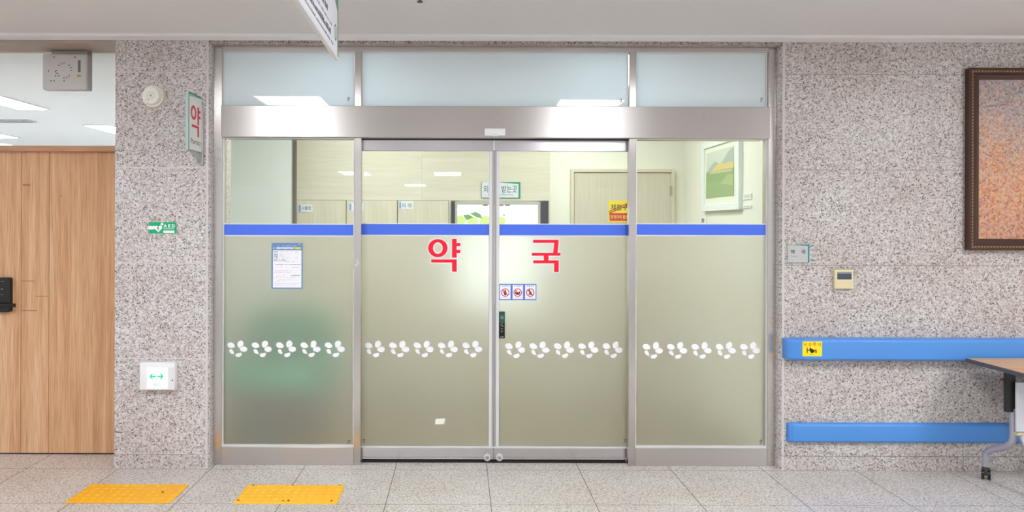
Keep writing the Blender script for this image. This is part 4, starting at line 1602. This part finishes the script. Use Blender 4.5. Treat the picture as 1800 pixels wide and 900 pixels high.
def table_leg(xl_, s):
    b = BM(); box(b, xl_ - 0.02, xl_ + 0.02, 4.38, 4.66, ZTB - 0.052, ZTB - 0.026, 0.003, 1)
    obj('top_bracket', b, M_grey, t)
    b = BM()
    zb2 = 0.47
    xprism(b, [(4.50, ZTB - 0.04), (4.53, ZTB - 0.04), (4.528, zb2), (4.502, zb2)], xl_ - s * 0.026 - 0.026, xl_ - s * 0.026 + 0.026)
    obj('hinge_block', b, mat('block_black', (44, 44, 44), 0.5), t)
    zk = 0.08
    b = BM(); tube(b, [(xl_, 4.52, 0.49), (xl_, 4.52, 0.36), (xl_, 4.53, 0.285), (xl_ - s * 0.01, 4.58, 0.235), (xl_ - s * 0.03, 4.64, 0.205), (xl_ - s * 0.045, 4.685, 0.165), (xl_ - s * 0.045, 4.69, 0.105), (xl_ - s * 0.045, 4.69, zk)], 0.021)
    obj('leg', b, M_leg, t, True)
    b = BM(); tube(b, [(xl_ + s * 0.03, 4.50, 0.60), (xl_ + s * 0.03, 4.50, 0.36), (xl_ + s * 0.03, 4.38, 0.19), (xl_ + s * 0.03, 4.24, 0.14), (xl_ + s * 0.03, 4.215, 0.105), (xl_ + s * 0.03, 4.21, zk)], 0.018)
    obj('leg', b, M_leg, t, True)
    for px_, py_ in ((xl_ - s * 0.045, 4.69), (xl_ + s * 0.03, 4.21)):
        sw_ = Matrix.Rotation(math.radians(-33), 4, 'Z')

        def turned(bm):
            bmesh.ops.rotate(bm, verts=bm.verts, cent=(px_, py_, 0), matrix=sw_)
            return bm
        b = BM()
        cyl(b, (px_, py_, 0.070), (px_, py_, 0.10), 0.014, 16)
        box(b, px_ - 0.022, px_ + 0.022, py_ - 0.016, py_ + 0.016, 0.058, 0.074, 0.004, 2)
        box(b, px_ - 0.007, px_ + 0.007, py_ - 0.018, py_ + 0.018, 0.024, 0.066, 0.004, 2)
        cs = obj('caster', turned(b), mat('caster_brown', (74, 62, 56), 0.4), t, True)
        for q in (-1, 1):
            b = BM(); cyl(b, (px_ + q * 0.009, py_, 0.033), (px_ + q * 0.024, py_, 0.033), 0.033, 24)
            obj('wheel', turned(b), M_black, cs, True)


xleg = at(1781, 700, 4.52)[0]
table_leg(xleg, 1)
table_leg(xt0 + 1.42, -1)
b = BM(); box(b, xleg - 0.018, xt0 + 1.36, 4.468, 4.482, 0.36, 0.657, 0.002, 1)
obj('modesty_panel', b, mat('modesty_grey', (214, 216, 222), 0.5), t)
b = BM(); box(b, xleg - 0.01, xleg + 0.04, 4.47, 4.51, 0.335, 0.355, 0.004, 2)
obj('clip', b, mat('clip_ivory', (206, 196, 164), 0.5), t)
x, z = at(1762, 666.5, 4.56)
b = BM(); box(b, x - 0.015, xleg - 0.02, 4.545, 4.56, z - 0.006, z + 0.006, 0.003, 2)
obj('release_lever', b, mat('lever_red', (190, 48, 64), 0.4), t)

# ------------------------------------------------------------------ floor mats
M_yel = mat('tactile_yellow', (246, 178, 32), 0.45)


def tactile(x0, x1, y0, y1, m, label, screws):
    t = thing('tactile_mat', ((x0 + x1) / 2, (y0 + y1) / 2, 0), label, 'tactile paving mat', 'yellow tactile mats on the floor')
    b = BM(); box(b, x0, x1, y0, y1, 0.0, 0.004, 0.0012, 1)
    nx, ny = 12, 6
    for i in range(nx):
        for j in range(ny):
            cx = x0 + (x1 - x0) * (i + 0.5) / nx
            cy = y0 + (y1 - y0) * (j + 0.5) / ny
            bmesh.ops.create_cone(b, cap_ends=True, segments=12, radius1=0.0145, radius2=0.009, depth=0.0035, matrix=Matrix.Translation((cx, cy, 0.0055)))
    obj('mat', b, m, t)
    for u, w in screws:
        b = BM(); cyl(b, (x0 + (x1 - x0) * u, y0 + (y1 - y0) * w, 0.003), (x0 + (x1 - x0) * u, y0 + (y1 - y0) * w, 0.0085), 0.0065, 10)
        obj('screw', b, mat('screw_brown', (120, 84, 20), 0.6), t)


tactile(at(160, 852, 4.545)[0], at(333, 852, 4.545)[0], 4.24, 4.545, M_yel, 'yellow tactile mat in front of the granite pillar', [(0.82, 0.55)])
tactile(at(436, 853, 4.54)[0], at(606.5, 853, 4.54)[0], 4.235, 4.54, mat('tactile_bright', (255, 190, 44), 0.45), 'yellow tactile mat in front of the left fixed pane',
        [(0.03, 0.15), (0.47, 0.12), (0.52, 0.14), (0.94, 0.13), (0.06, 0.96), (0.46, 0.96), (0.95, 0.96)])

# ------------------------------------------------------------------ ceiling things
x, z = at(738, 4, 3.86)
t = thing('sprinkler_head', (x, 3.86, z), 'dark sprinkler head at the top of the picture on the ceiling', 'sprinkler')
b = BM(); cyl(b, (x, 3.86, ZC), (x, 3.86, ZC - 0.008), 0.03, 24)
obj('escutcheon', b, M_trimw, t, True)
b = BM(); cyl(b, (x, 3.86, z + 0.006), (x, 3.86, ZC - 0.006), 0.008, 14)
obj('stem', b, mat('sprinkler_grey', (96, 96, 98), 0.4, metal=0.6), t, True)
b = BM(); cyl(b, (x, 3.86, z), (x, 3.86, z + 0.004), 0.016, 18)
obj('deflector', b, mat('sprinkler_grey'), t)

# hanging direction sign
zb0 = 2.30
yfar = (zb0 - H) * F / (PY - 105.5 + ROLL * (593 - PX))
xfar = at(594.5, 80, yfar)[0]
ynear = 1.95
zt0_ = 2.66
ang = 0.018
t = thing('hanging_sign', (xfar, yfar, zb0), 'white and green direction sign hanging from the ceiling', 'sign')
L = yfar - ynear


def hs(u, v, d=0.0):
    """u metres from the far end towards the camera, v above the bottom, d out of the face"""
    return Vector((xfar + u * math.sin(ang) + d, yfar - u, zb0 + v))


def hs_plate(b, pts, d0, d1):
    A = [b.verts.new(hs(u, v, d0)) for u, v in pts]
    B = [b.verts.new(hs(u, v, d1)) for u, v in pts]
    b.faces.new(A); b.faces.new(B[::-1])
    for i in range(len(pts)):
        j = (i + 1) % len(pts)
        b.faces.new((A[j], A[i], B[i], B[j]))
    bmesh.ops.recalc_face_normals(b, faces=b.faces)


hgt_ = zt0_ - zb0
b = BM(); hs_plate(b, [(0, 0), (L, 0), (L, hgt_), (0, hgt_)], -0.011, 0.0)
obj('green_body', b, mat('hang_green', (92, 142, 116), 0.45), t)
b = BM(); hs_plate(b, [(0.045, 0.006), (L, 0.006), (L, hgt_ - 0.004), (0.42, hgt_ - 0.004), (0.045, 0.195)], 0.0004, 0.003)
obj('white_face', b, mat('hang_white', (236, 238, 246), 0.4), t)
b = BM(); hs_plate(b, [(0, -0.006), (L, -0.006), (L, 0.0055), (0, 0.0055)], -0.012, 0.0034)
obj('bottom_profile', b, mat('hang_profile', (226, 226, 226), 0.4), t)
rs = random.Random(11)


def hs_scribble(b, u0, u1, v, h, gap, step):
    u = u0
    while u < u1:
        w = step * rs.uniform(0.5, 1.1)
        if rs.random() > gap:
            hh_ = h * rs.uniform(0.55, 1)
            hs_plate(b, [(u, v), (u + w * 0.55, v), (u + w * 0.55, v + hh_), (u, v + hh_)], 0.0032, 0.0036)
            if rs.random() > 0.5:
                hs_plate(b, [(u, v + hh_ * 0.4), (u + w * 0.8, v + hh_ * 0.4), (u + w * 0.8, v + hh_ * 0.55), (u, v + hh_ * 0.55)], 0.0032, 0.0036)
        u += w


b = BM()
hs_scribble(b, 0.16, L, 0.024, 0.012, 0.15, 0.014)
hs_scribble(b, 0.20, L, 0.092, 0.012, 0.3, 0.014)
obj('small_lettering', b, mat('hang_grey', (150, 152, 160), 0.6), t)
b = BM()
hs_scribble(b, 0.22, L, 0.052, 0.026, 0.12, 0.02)
hs_scribble(b, 0.30, L, 0.125, 0.026, 0.3, 0.02)
obj('print_lettering', b, mat('hang_ink', (92, 92, 100), 0.6), t)
b = BM()
n = 24
for i in range(n):
    a0, a1 = 2 * math.pi * i / n, 2 * math.pi * (i + 1) / n
    b.faces.new([b.verts.new(hs(0.100 + r * math.cos(a), 0.092 + r * math.sin(a), 0.0036)) for a, r in ((a0, .034), (a1, .034), (a1, .027), (a0, .027))])
b.faces.new([b.verts.new(hs(0.100 + u, 0.092 + v, 0.0036)) for u, v in ((-.004, -.024), (.004, -.024), (.004, .018), (-.004, .018))])
bmesh.ops.recalc_face_normals(b, faces=b.faces)
obj('circle_emblem', b, mat('hang_ink'), t)
for u in (0.2, L - 0.2):
    b = BM(); cyl(b, hs(u, hgt_, -0.01), Vector((hs(u, 0, -0.01).x, yfar - u, ZC)), 0.006, 10)
    obj('hanger_rod', b, M_alu, t)
